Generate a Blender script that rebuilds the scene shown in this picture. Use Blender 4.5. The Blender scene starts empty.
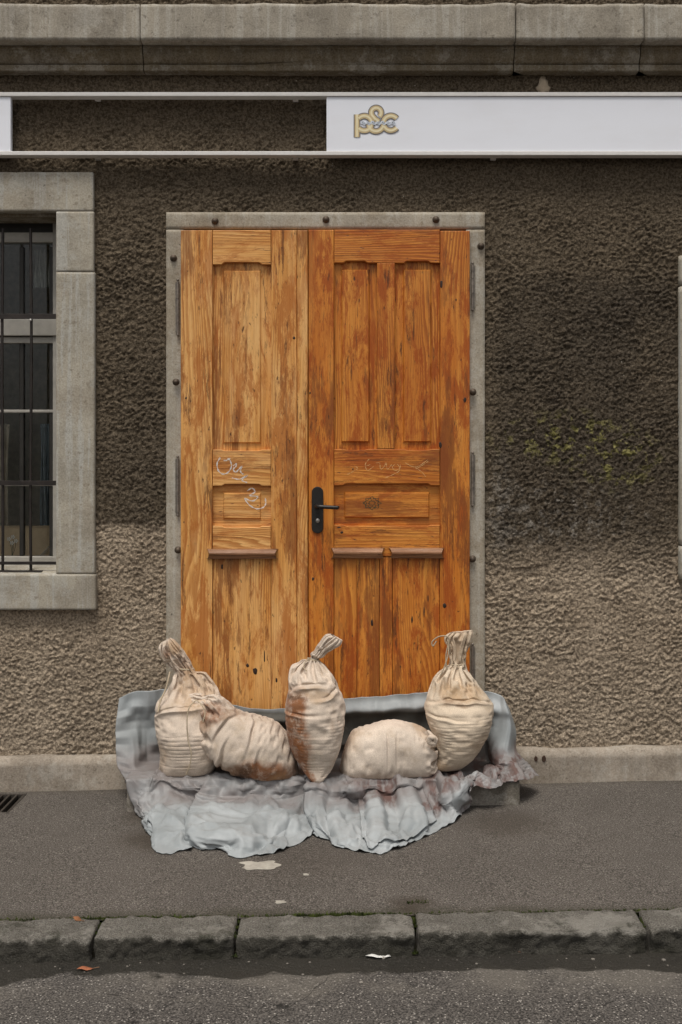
import bpy, bmesh, math, random
import numpy as np
from mathutils import Vector

# ------------------------------------------------------------------ camera, sky, sun, exposure
scene = bpy.context.scene
col = scene.collection
FPX, EYE, DIST, HORIZON = 1100.0, 1.46, 5.0, 460.0      # focal length in pixels, eye height, distance to wall, horizon row

cam_data = bpy.data.cameras.new('camera')
cam = bpy.data.objects.new('camera', cam_data)
col.objects.link(cam)
cam.location = (0, -DIST, EYE)
cam.rotation_euler = (math.radians(90), 0, 0)
cam_data.sensor_fit = 'VERTICAL'
cam_data.sensor_height = 36.0
cam_data.sensor_width = 24.0
cam_data.lens = 36.0 * FPX / 1024.0
cam_data.shift_y = -(512 - HORIZON) / 1024.0
cam_data.clip_end = 2000
scene.camera = cam

SUN_EL, SUN_AZ = math.radians(68), math.radians(-16)    # azimuth measured from straight behind the camera, minus = left
world = bpy.data.worlds.new('World')
scene.world = world
world.use_nodes = True
wn = world.node_tree
wn.nodes.clear()
sky = wn.nodes.new('ShaderNodeTexSky')
sky.sky_type = 'NISHITA'
sky.sun_disc = False
sky.sun_elevation = SUN_EL
sky.sun_rotation = math.pi - SUN_AZ
sky.dust_density = 4.0
sky.air_density = 1.0
sky.ozone_density = 1.0
hs = wn.nodes.new('ShaderNodeHueSaturation')
hs.inputs['Saturation'].default_value = 0.12
bg = wn.nodes.new('ShaderNodeBackground')
bg.inputs['Strength'].default_value = 0.085
wo = wn.nodes.new('ShaderNodeOutputWorld')
wn.links.new(sky.outputs[0], hs.inputs['Color'])
wn.links.new(hs.outputs[0], bg.inputs['Color'])
wn.links.new(bg.outputs[0], wo.inputs['Surface'])

sun_data = bpy.data.lights.new('sun', 'SUN')
sun_data.energy = 1.5
sun_data.angle = math.radians(20)
sun_data.color = (1.0, 0.95, 0.87)
sun = bpy.data.objects.new('sun', sun_data)
col.objects.link(sun)
to_sun = Vector((math.sin(SUN_AZ) * math.cos(SUN_EL), -math.cos(SUN_AZ) * math.cos(SUN_EL), math.sin(SUN_EL)))
sun.rotation_euler = to_sun.to_track_quat('Z', 'Y').to_euler()
sun.location = (-2, -6, 9)

vs = scene.view_settings
vs.view_transform = 'Standard'
vs.look = 'None'
vs.exposure = 0.55
vs.gamma = 1.0
vs.use_curve_mapping = False
scene.cycles.use_denoising = True
scene.cycles.max_bounces = 8
scene.cycles.transparent_max_bounces = 12

rng = random.Random(7)

# ------------------------------------------------------------------ places
def P(px, py, d=DIST):
    """world point at distance d from the lens plane"""
    return Vector(((px - 341) * d / FPX, d - DIST, EYE - (py - HORIZON) * d / FPX))
def ground(x):
    return -0.008 + 0.016 * x
STEP_TOP, STEP_FRONT, STEP_X0, STEP_X1 = 0.105, -0.36, -0.905, 0.755
def G(px, py, h=0.0):
    x = 0.0
    for _ in range(4):
        d = (EYE - ground(x) - h) * FPX / (py - HORIZON)
        x = (px - 341) * d / FPX
    return P(px, py, d)
def S(px, py, h=0.006):
    d = (EYE - STEP_TOP - h) * FPX / (py + 5 - HORIZON)
    py += 5
    return P(px, py, d)

# ------------------------------------------------------------------ numpy noise
def _hash(ix, iy, iz, seed):
    h = (ix * 374761393 + iy * 668265263 + iz * 2147483647 + seed * 1274126177) & 0xFFFFFFFF
    h = ((h ^ (h >> 13)) * 1274126177) & 0xFFFFFFFF
    h = ((h ^ (h >> 16)) * 2246822519) & 0xFFFFFFFF
    return ((h ^ (h >> 15)) & 0xFFFF) / 65535.0
def vn(x, y, z, seed=0):
    x, y, z = np.broadcast_arrays(np.asarray(x, float), np.asarray(y, float), np.asarray(z, float))
    ix, iy, iz = np.floor(x).astype(np.int64), np.floor(y).astype(np.int64), np.floor(z).astype(np.int64)
    fx, fy, fz = x - ix, y - iy, z - iz
    fx, fy, fz = [f * f * f * (f * (f * 6 - 15) + 10) for f in (fx, fy, fz)]
    out = 0
    for a in (0, 1):
        wx = fx if a else 1 - fx
        for b in (0, 1):
            wy = fy if b else 1 - fy
            for c in (0, 1):
                wz = fz if c else 1 - fz
                out = out + wx * wy * wz * _hash(ix + a, iy + b, iz + c, seed)
    return out * 2 - 1
def fbm(x, y, z, seed=0, octv=4, gain=0.5):
    t, a, s = 0, 1.0, 0.0
    for o in range(octv):
        f = 2.03 ** o
        t = t + a * vn(np.asarray(x) * f, np.asarray(y) * f, np.asarray(z) * f, seed + o * 17)
        s += a
        a *= gain
    return t / s
def sstep(a, b, x):
    t = np.clip((x - a) / (b - a), 0, 1)
    return t * t * (3 - 2 * t)

# ------------------------------------------------------------------ meshes and objects
WORLD = {}
def mesh_np(name, v, quads, smooth=True):
    v = np.asarray(v, np.float32).reshape(-1, 3)
    q = np.asarray(quads, np.int32).reshape(-1, 4)
    me = bpy.data.meshes.new(name)
    me.vertices.add(len(v)); me.vertices.foreach_set('co', v.ravel())
    me.loops.add(q.size); me.loops.foreach_set('vertex_index', q.ravel())
    me.polygons.add(len(q))
    me.polygons.foreach_set('loop_start', np.arange(0, q.size, 4, dtype=np.int32))
    me.polygons.foreach_set('use_smooth', np.full(len(q), smooth))
    me.update(calc_edges=True); me.validate()
    return me
def grid_quads(nu, nv, wrap=False):
    """vertices indexed i*nv + j"""
    i = np.arange(nu - 1)[:, None]
    j = np.arange(nv if wrap else nv - 1)[None, :]
    j2 = (j + 1) % nv
    a, b, c, d = i * nv + j, (i + 1) * nv + j, (i + 1) * nv + j2, i * nv + j2
    return np.stack(np.broadcast_arrays(a, b, c, d), -1).reshape(-1, 4)
def mesh_bm(name, bm, smooth=False):
    bmesh.ops.recalc_face_normals(bm, faces=bm.faces[:])
    me = bpy.data.meshes.new(name)
    bm.to_mesh(me); bm.free()
    if smooth:
        me.polygons.foreach_set('use_smooth', np.full(len(me.polygons), True))
    return me
def put(name, me, mat, parent=None, origin=None):
    """link a mesh whose vertices are in world space; origin moves to the piece's centre"""
    n = len(me.vertices)
    co = np.empty(n * 3, np.float32); me.vertices.foreach_get('co', co)
    co = co.reshape(-1, 3)
    if origin is None:
        origin = (co.min(0) + co.max(0)) / 2
    origin = np.asarray(origin, np.float32)
    me.vertices.foreach_set('co', (co - origin).ravel()); me.update()
    me.materials.clear(); me.materials.append(mat)
    o = bpy.data.objects.new(name, me)
    col.objects.link(o)
    WORLD[o.name] = origin
    if parent is not None:
        o.parent = parent
        o.location = Vector(origin.tolist()) - Vector(WORLD[parent.name].tolist())
    else:
        o.location = Vector(origin.tolist())
    return o
def empty(name, loc, parent=None):
    o = bpy.data.objects.new(name, None)
    o.empty_display_size = 0.1
    col.objects.link(o)
    WORLD[o.name] = np.asarray(loc, np.float32)
    o.location = loc
    if parent is not None:
        o.parent = parent
        o.location = Vector(loc) - Vector(WORLD[parent.name].tolist())
    return o
def clone(o, loc, parent=None, rot=None):
    c = o.copy()
    col.objects.link(c)
    WORLD[c.name] = np.asarray(loc, np.float32)
    c.parent = parent
    c.location = Vector(loc) - (Vector(WORLD[parent.name].tolist()) if parent else Vector((0, 0, 0)))
    if rot is not None:
        c.rotation_euler = rot
    return c
def tag(o, label=None, cat=None, group=None, kind=None):
    if label: o['label'] = label
    if cat: o['category'] = cat
    if group: o['group'] = group
    if kind: o['kind'] = kind
    return o
def box_bm(x0, x1, y0, y1, z0, z1, bev=0.0, seg=2, bm=None):
    own = bm is None
    bm = bm or bmesh.new()
    r = bmesh.ops.create_cube(bm, size=1.0)
    for v in r['verts']:
        v.co = Vector((x0 + (v.co.x + .5) * (x1 - x0), y0 + (v.co.y + .5) * (y1 - y0), z0 + (v.co.z + .5) * (z1 - z0)))
    if bev > 0:
        ed = list({e for v in r['verts'] for e in v.link_edges})
        bmesh.ops.bevel(bm, geom=ed, offset=bev, segments=seg, profile=0.5, affect='EDGES')
    return bm
def box(name, x0, x1, y0, y1, z0, z1, mat, parent=None, bev=0.0, seg=2):
    return put(name, mesh_bm(name, box_bm(x0, x1, y0, y1, z0, z1, bev, seg), smooth=False), mat, parent)
def slab(name, pts, y0, y1, mat, parent=None, bev=0.0):
    """polygon in x,z pushed from y0 (front) to y1 (back)"""
    bm = bmesh.new()
    vs_ = [bm.verts.new((x, y1, z)) for x, z in pts]
    f = bm.faces.new(vs_)
    r = bmesh.ops.extrude_face_region(bm, geom=[f])
    nv = [g for g in r['geom'] if isinstance(g, bmesh.types.BMVert)]
    for v in nv: v.co.y = y0
    if bev > 0:
        bm.edges.ensure_lookup_table()
        ed = [e for e in bm.edges if abs(e.verts[0].co.y - y0) < 1e-6 and abs(e.verts[1].co.y - y0) < 1e-6]
        bmesh.ops.bevel(bm, geom=ed, offset=bev, segments=2, profile=0.5, affect='EDGES')
    return put(name, mesh_bm(name, bm), mat, parent)
def tube_np(pts, r, n=8, taper=None):
    pts = np.asarray([tuple(p) for p in pts], float)
    m = len(pts)
    t = np.gradient(pts, axis=0)
    t /= np.linalg.norm(t, axis=1)[:, None] + 1e-9
    ref = np.array([0.31, 0.2, 0.93])
    a = np.cross(t, ref); a /= np.linalg.norm(a, axis=1)[:, None] + 1e-9
    b = np.cross(t, a)
    th = np.linspace(0, 2 * np.pi, n, endpoint=False)
    rr = np.full(m, r) if taper is None else r * np.asarray(taper)
    v = pts[:, None] + rr[:, None, None] * (a[:, None] * np.cos(th)[None, :, None] + b[:, None] * np.sin(th)[None, :, None])
    return v.reshape(-1, 3), grid_quads(m, n, wrap=True)
def tube(name, pts, r, mat, parent=None, n=8, taper=None):
    v, q = tube_np(pts, r, n, taper)
    return put(name, mesh_np(name, v, q), mat, parent)
def catmull(ctrl, n):
    """ctrl (k,...) -> n samples, uniform Catmull-Rom"""
    c = np.asarray(ctrl, float)
    k = len(c)
    c = np.concatenate([2 * c[:1] - c[1:2], c, 2 * c[-1:] - c[-2:-1]])
    t = np.linspace(0, k - 1 - 1e-9, n)
    i = np.floor(t).astype(int); f = t - i
    f = f.reshape((-1,) + (1,) * (c.ndim - 1))
    p0, p1, p2, p3 = c[i], c[i + 1], c[i + 2], c[i + 3]
    return 0.5 * (2 * p1 + (p2 - p0) * f + (2 * p0 - 5 * p1 + 4 * p2 - p3) * f ** 2 + (3 * p1 - p0 - 3 * p2 + p3) * f ** 3)
def curve_pts(ctrl, n=40):
    return catmull(np.asarray([tuple(p) for p in ctrl], float), n)
def ribbon(pts, half, yoff=0.0):
    """flat stroke in the x,z plane facing the street"""
    p = np.asarray([tuple(q) for q in pts], float)
    t = np.gradient(p, axis=0); t[:, 1] = 0
    t /= np.linalg.norm(t, axis=1)[:, None] + 1e-9
    nrm = np.stack([-t[:, 2], np.zeros(len(p)), t[:, 0]], 1)
    h = np.asarray(half) if np.ndim(half) else np.full(len(p), half)
    a, b = p + nrm * h[:, None], p - nrm * h[:, None]
    v = np.stack([a, b], 1); v[..., 1] += yoff
    return v.reshape(-1, 3), grid_quads(len(p), 2)
def joined(parts):
    vs_, qs, off = [], [], 0
    for v, q in parts:
        vs_.append(v); qs.append(q + off); off += len(v)
    return np.concatenate(vs_), np.concatenate(qs)
def rough_block(name, x0, x1, y0, y1, z0, z1, mat, parent, cell=0.02, rad=0.01, amp=0.003, freq=12.0, seed=1, slope=True, extra=None):
    """a worked stone: rounded arrises, uneven faces"""
    nx, ny, nz = [max(2, int(round(abs(b - a) / cell)) + 1) for a, b in ((x0, x1), (y0, y1), (z0, z1))]
    X, Y, Z = np.linspace(x0, x1, nx), np.linspace(y0, y1, ny), np.linspace(z0, z1, nz)
    V, Q, off = [], [], 0
    def face(a, b, fn, flip):
        nonlocal off
        A, B = np.meshgrid(a, b, indexing='ij')
        v = np.stack(np.broadcast_arrays(*fn(A, B)), -1).reshape(-1, 3)
        q = grid_quads(len(a), len(b)) + off
        if flip: q = q[:, ::-1]
        V.append(v); Q.append(q); off += len(v)
    face(X, Z, lambda a, b: (a, y0, b), False); face(X, Z, lambda a, b: (a, y1, b), True)
    face(X, Y, lambda a, b: (a, b, z1), False); face(X, Y, lambda a, b: (a, b, z0), True)
    face(Y, Z, lambda a, b: (x1, a, b), False); face(Y, Z, lambda a, b: (x0, a, b), True)
    v, q = np.concatenate(V), np.concatenate(Q)
    lo, hi = np.array([x0, y0, z0]) + rad, np.array([x1, y1, z1]) - rad
    c = np.clip(v, lo, hi)
    d = v - c
    L = np.linalg.norm(d, axis=1)[:, None] + 1e-9
    n = d / L
    v = c + n * rad
    s = seed * 3.7
    v = v + n * (amp * fbm(v[:, 0] * freq + s, v[:, 1] * freq, v[:, 2] * freq, seed, 4, 0.55))[:, None]
    if extra is not None: v = extra(v, n)
    if slope: v[:, 2] += 0.016 * v[:, 0]
    me = mesh_np(name, v, q)
    bm = bmesh.new(); bm.from_mesh(me)
    bmesh.ops.remove_doubles(bm, verts=bm.verts[:], dist=1e-5)
    bmesh.ops.recalc_face_normals(bm, faces=bm.faces[:])
    bm.to_mesh(me); bm.free()
    return put(name, me, mat, parent)

def relax_cloth(target, su, sv, wrap=False, iters=300, attract=.02, smooth=.04, gravity=0.0, noise=.003, nfreq=25.0, seed=0, collide=None):
    """let a sheet with too much cloth in it buckle: every edge grows to its rest length while the sheet is drawn to the target form.
    su / sv: rest length over target length, along rows (axis 0) and columns (axis 1), scalars or arrays"""
    T = target.copy(); x = target.copy()
    n0, n1 = x.shape[:2]
    def dif(a, i, j):
        if wrap:
            b = np.roll(a, -j, 1)
            return b[i:] - a[:n0 - i]
        if j >= 0: return a[i:, j:] - a[:n0 - i, :n1 - j]
        return a[i:, :j] - a[:n0 - i, -j:]
    su = np.broadcast_to(np.asarray(su, float), (n0, n1)); sv = np.broadcast_to(np.asarray(sv, float), (n0, n1))
    fam = []
    for i, j, w in ((1, 0, 1.0), (0, 1, 1.0), (1, 1, .5), (1, -1, .5), (2, 0, .25), (0, 2, .25)):
        L = np.linalg.norm(dif(T, i, j), axis=2)
        a_ = su[:n0 - i]; b_ = sv[:n0 - i]
        if not wrap:
            a_ = a_[:, :n1 - abs(j)]; b_ = b_[:, :n1 - abs(j)]
        k = a_ if j == 0 else (b_ if i == 0 else (a_ + b_) / 2)
        if i == 2 or j == 2: k = 1 + (k - 1) * .8
        fam.append((i, j, w, np.maximum(L * k, 1e-5)))
    du = np.gradient(T, axis=0); dv = np.gradient(T, axis=1)
    if wrap: dv = (np.roll(T, -1, 1) - np.roll(T, 1, 1)) / 2
    nn = np.cross(du, dv); nn /= np.linalg.norm(nn, axis=2)[..., None] + 1e-9
    x = x + nn * (noise * fbm(T[..., 0] * nfreq, T[..., 1] * nfreq, T[..., 2] * nfreq, 300 + seed, 2))[..., None]
    for it in range(iters):
        acc = np.zeros_like(x)
        for i, j, w, L in fam:
            d = dif(x, i, j)
            l = np.sqrt((d * d).sum(2)) + 1e-9
            c = d * (w * .5 * (l - L) / l)[..., None]
            if wrap:
                acc[:n0 - i] += c
                acc[i:] -= np.roll(c, j, 1)
            elif j >= 0:
                acc[:n0 - i, :n1 - j] += c; acc[i:, j:] -= c
            else:
                acc[:n0 - i, -j:] += c; acc[i:, :j] -= c
        x = x + acc * .36
        x = x + (T - x) * attract
        if gravity: x[..., 2] -= gravity
        if smooth:
            lap = np.zeros_like(x)
            lap[1:-1] += x[2:] + x[:-2] - 2 * x[1:-1]
            if wrap: lap += np.roll(x, 1, 1) + np.roll(x, -1, 1) - 2 * x
            else: lap[:, 1:-1] += x[:, 2:] + x[:, :-2] - 2 * x[:, 1:-1]
            x = x + lap * (smooth * .25)
        if collide is not None and it % 3 == 0: x = collide(x)
    return x

# ------------------------------------------------------------------ material helpers
class M:
    def __init__(s, name, rough=0.8, spec=0.3, metal=0.0):
        s.m = bpy.data.materials.new(name); s.m.use_nodes = True
        s.t = s.m.node_tree
        s.b = s.t.nodes['Principled BSDF']
        s.b.inputs['Roughness'].default_value = rough
        s.b.inputs['Specular IOR Level'].default_value = spec
        s.b.inputs['Metallic'].default_value = metal
        s.tc = s.t.nodes.new('ShaderNodeTexCoord')
        s.obj = s.tc.outputs['Object']
        s.info = s.t.nodes.new('ShaderNodeObjectInfo')
    def _set(s, sock, v):
        if isinstance(v, bpy.types.NodeSocket): s.t.links.new(v, sock)
        elif v is not None:
            if hasattr(sock.default_value, '__len__') and not hasattr(v, '__len__'): v = [v] * len(sock.default_value)
            if hasattr(v, '__len__') and len(v) == 3 and len(sock.default_value) == 4: v = (*v, 1)
            sock.default_value = v
    def math(s, op, a, b=None, c=None, clamp=False):
        n = s.t.nodes.new('ShaderNodeMath'); n.operation = op; n.use_clamp = clamp
        for i, v in enumerate((a, b, c)):
            if v is not None: s._set(n.inputs[i], v)
        return n.outputs[0]
    def vec(s, op, a, b):
        n = s.t.nodes.new('ShaderNodeVectorMath'); n.operation = op
        s._set(n.inputs[0], a); s._set(n.inputs[1], b)
        return n.outputs['Value' if op in ('DISTANCE', 'LENGTH', 'DOT_PRODUCT') else 'Vector']
    def scale(s, v, k): return s.vec('MULTIPLY', v, k)
    def rand_off(s, v, k=37.0):
        n = s.t.nodes.new('ShaderNodeCombineXYZ')
        r = s.math('MULTIPLY', s.info.outputs['Random'], k)
        s._set(n.inputs[0], r); s._set(n.inputs[1], s.math('MULTIPLY', r, 1.7)); s._set(n.inputs[2], s.math('MULTIPLY', r, 0.6))
        return s.vec('ADD', v, n.outputs[0])
    def xyz(s, v):
        n = s.t.nodes.new('ShaderNodeSeparateXYZ'); s._set(n.inputs[0], v)
        return n.outputs
    def noise(s, v, scale, detail=4, rough=0.55, dist=0.0):
        n = s.t.nodes.new('ShaderNodeTexNoise')
        s._set(n.inputs['Vector'], v)
        n.inputs['Scale'].default_value = scale; n.inputs['Detail'].default_value = detail
        n.inputs['Roughness'].default_value = rough; n.inputs['Distortion'].default_value = dist
        return n.outputs[0]
    def voro(s, v, scale, feature='F1', out='Distance'):
        n = s.t.nodes.new('ShaderNodeTexVoronoi'); n.feature = feature
        s._set(n.inputs['Vector'], v); n.inputs['Scale'].default_value = scale
        return n.outputs[out]
    def ramp(s, f, a, b, lo=0.0, hi=1.0, smooth=True):
        n = s.t.nodes.new('ShaderNodeMapRange'); n.interpolation_type = 'SMOOTHSTEP' if smooth else 'LINEAR'
        s._set(n.inputs['Value'], f)
        for k, v in (('From Min', a), ('From Max', b), ('To Min', lo), ('To Max', hi)): s._set(n.inputs[k], v)
        return n.outputs[0]
    def cramp(s, f, stops):
        n = s.t.nodes.new('ShaderNodeValToRGB')
        s._set(n.inputs[0], f)
        e = n.color_ramp.elements
        while len(e) < len(stops): e.new(0.5)
        for el, (p, c) in zip(e, stops): el.position = p; el.color = (*c, 1)
        return n.outputs[0]
    def mix(s, f, a, b, mode='MIX'):
        n = s.t.nodes.new('ShaderNodeMix'); n.data_type = 'RGBA'; n.blend_type = mode
        s._set(n.inputs[0], f); s._set(n.inputs[6], a); s._set(n.inputs[7], b)
        return n.outputs[2]
    def spot(s, v, c, r, soft=0.5, squash=(1, 1, 1)):
        """1 inside a blob about point c, noisy rim handled by the caller's v"""
        d = s.vec('LENGTH', s.scale(s.vec('SUBTRACT', v, tuple(c)), squash), (0, 0, 0))
        return s.ramp(d, r * (1 - soft), r * (1 + soft), 1.0, 0.0)
    def warp(s, v, scale, k):
        n = s.t.nodes.new('ShaderNodeTexNoise'); s._set(n.inputs['Vector'], v)
        n.inputs['Scale'].default_value = scale; n.inputs['Detail'].default_value = 4
        d = s.vec('SUBTRACT', n.outputs['Color'], (0.5, 0.5, 0.5))
        return s.vec('ADD', v, s.scale(d, k))
    def bump(s, h, strength=0.3, dist=0.01):
        n = s.t.nodes.new('ShaderNodeBump'); s._set(n.inputs['Height'], h)
        n.inputs['Strength'].default_value = strength; n.inputs['Distance'].default_value = dist
        s.t.links.new(n.outputs[0], s.b.inputs['Normal'])
    def color(s, c): s._set(s.b.inputs['Base Color'], c)
    def rough(s, r): s._set(s.b.inputs['Roughness'], r)

def plain(name, c, rough=0.7, spec=0.3, metal=0.0, var=0.25, scale=30.0):
    m = M(name, rough, spec, metal)
    v = m.rand_off(m.obj)
    f = m.noise(v, scale, 5)
    f2 = m.noise(v, scale * 0.2, 3)
    k = m.math('ADD', m.math('MULTIPLY', f, 0.5), m.math('MULTIPLY', f2, 0.5))
    m.color(m.mix(m.ramp(k, 0.3, 0.7), tuple(x * (1 - var) for x in c), tuple(min(1, x * (1 + var)) for x in c)))
    m.bump(f, 0.15, 0.004)
    return m.m

# rough-cast render --------------------------------------------------
def mk_plaster():
    m = M('rough_cast_render', 0.95, 0.15)
    v = m.obj
    w = m.warp(v, 7.0, 0.13)
    w2 = m.warp(v, 1.6, 0.35)
    X, _, Z = m.xyz(w)[0], None, m.xyz(w)[2]
    X0, Z0 = m.xyz(v)[0], m.xyz(v)[2]
    X2, Z2 = m.xyz(w2)[0], m.xyz(w2)[2]
    light, mid, dark = (0.56, 0.44, 0.315), (0.118, 0.084, 0.049), (0.047, 0.031, 0.016)
    # left of the door the old coat ends at a straight line, on the right it is ragged
    left = m.ramp(X0, -0.45, 0.1, 1.0, 0.0)
    zl = m.math('SUBTRACT', m.math('ADD', m.math('MULTIPLY', Z0, 0.8), m.math('MULTIPLY', Z, 0.2)), 1.175)
    zr = m.math('SUBTRACT', m.math('ADD', m.math('MULTIPLY', Z, 0.5), m.math('MULTIPLY', Z2, 0.5)), 1.03)
    lowL = m.ramp(zl, -0.035, 0.03, 1.0, 0.0)
    lowR = m.ramp(zr, -0.17, 0.16, 1.0, 0.0)
    low = m.math('ADD', m.math('MULTIPLY', lowL, left), m.math('MULTIPLY', lowR, m.math('SUBTRACT', 1.0, left)))
    # darker over-painted patch right of the door
    pr = m.math('MULTIPLY', m.ramp(X, 0.66, 0.76), m.ramp(Z, 2.22, 2.36, 1.0, 0.0))
    pr = m.math('MULTIPLY', pr, m.ramp(X2, 1.35, 1.75, 1.0, 0.65))
    pl = m.math('MULTIPLY', m.ramp(X0, -1.2, -0.95), m.ramp(Z2, 2.2, 1.3, 0.0, 0.45))
    pl = m.math('MULTIPLY', pl, left)
    pd = m.math('MAXIMUM', pr, pl)
    up = m.mix(pd, mid, dark)
    blot = m.noise(v, 3.0, 5, 0.6)
    up = m.mix(m.ramp(blot, 0.35, 0.75, 0.0, 0.5), up, (0.17, 0.122, 0.072))
    lo = m.mix(m.ramp(m.noise(v, 4.0, 5, 0.6), 0.3, 0.7), (0.42, 0.32, 0.22), light)
    lo = m.mix(m.ramp(Z0, 0.75, 0.05, 0.0, 0.35), lo, (0.60, 0.49, 0.37))
    lo = m.mix(m.ramp(m.noise(v, 9.0, 4, 0.6), 0.55, 0.72, 0.0, 0.45), lo, (0.20, 0.145, 0.095))
    c = m.mix(low, up, lo)
    # chalky rubbed patches and faded yellow-green spray
    wg = m.warp(v, 20.0, 0.05)
    chalk = m.math('MULTIPLY', m.spot(wg, (0.99, 0, 1.21), 0.30, 0.8, (0.9, 1, 2.2)), m.ramp(m.noise(v, 26.0, 5, 0.7), 0.5, 0.68))
    c = m.mix(m.math('MULTIPLY', chalk, 0.75), c, (0.42, 0.38, 0.33))
    ch2 = m.math('MULTIPLY', m.spot(wg, (0.72, 0, 1.24), 0.11, 0.7, (2.0, 1, 0.6)), m.ramp(m.noise(v, 30.0, 4, 0.7), 0.42, 0.62))
    c = m.mix(m.math('MULTIPLY', ch2, 0.5), c, (0.42, 0.38, 0.33))
    s1 = m.spot(wg, (1.02, 0, 1.56), 0.17, 0.6, (0.62, 1, 1.7))
    s2 = m.spot(wg, (1.24, 0, 1.47), 0.15, 0.6, (0.8, 1, 1.2))
    yel = m.math('MULTIPLY', m.math('MAXIMUM', s1, s2), m.ramp(m.noise(v, 17.0, 4, 0.7), 0.51, 0.6))
    c = m.mix(m.math('MULTIPLY', yel, 0.85), c, (0.30, 0.27, 0.065))
    fine = m.noise(v, 160.0, 4, 0.65)
    mean = m.noise(v, 45.0, 3, 0.6)
    c = m.mix(m.ramp(fine, 0.32, 0.72), m.mix(0.4, c, (0.02, 0.015, 0.01)), m.mix(0.07, c, (0.6, 0.55, 0.48)))
    gr = m.noise(v, 88.0, 2, 0.6)
    c = m.mix(m.ramp(gr, 0.36, 0.60), m.mix(0.5, c, (0.02, 0.014, 0.008)), m.mix(0.06, c, (0.62, 0.54, 0.44)))
    specks = m.math('MULTIPLY', m.ramp(m.voro(v, 46.0), 0.16, 0.1, 0.0, 1.0), m.ramp(m.noise(v, 13.0, 2), 0.6, 0.68))
    c = m.mix(m.math('MULTIPLY', specks, 0.6), c, (0.5, 0.45, 0.38))
    m.color(c)
    m.bump(m.math('ADD', m.math('MULTIPLY', fine, 0.6), mean), 1.0, 0.012)
    return m.m

def mk_stone(name, base, streak=0.5, grime=(0.13, 0.105, 0.075), pale=(0.5, 0.47, 0.41), grime_k=0.5):
    m = M(name, 0.85, 0.25)
    v = m.rand_off(m.obj, 11.0)
    fine = m.noise(v, 140.0, 4, 0.6)
    blot = m.noise(v, 5.0, 6, 0.65)
    st = m.noise(m.scale(v, (38, 38, 1.6)), 1.0, 4, 0.6)
    c = m.mix(m.ramp(blot, 0.3, 0.7), tuple(x * 0.82 for x in base), tuple(min(1, x * 1.15) for x in base))
    c = m.mix(m.math('MULTIPLY', m.ramp(st, 0.49, 0.62), streak), c, pale)
    c = m.mix(m.math('MULTIPLY', m.ramp(m.noise(v, 2.4, 7, 0.74), 0.48, 0.60), grime_k), c, grime)
    c = m.mix(m.math('MULTIPLY', m.ramp(m.noise(v, 34.0, 5, 0.7), 0.57, 0.66), 0.6), c, grime)
    c = m.mix(m.math('MULTIPLY', m.ramp(m.noise(m.vec('ADD', v, (5, 1, 2)), 6.0, 7, 0.75), 0.52, 0.60), 0.3), c, pale)
    c = m.mix(m.ramp(m.noise(m.vec('ADD', v, (2, 8, 2)), 70.0, 3, 0.6), 0.68, 0.72, 0.0, 0.7), c, (0.06, 0.045, 0.03))
    c = m.mix(m.ramp(fine, 0.3, 0.7), m.mix(0.2, c, (0.03, 0.025, 0.02)), m.mix(0.08, c, (0.8, 0.76, 0.7)))
    m.color(c)
    m.bump(m.math('ADD', fine, m.math('MULTIPLY', m.noise(v, 40.0, 3), 1.0)), 0.25, 0.004)
    return m.m

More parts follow.
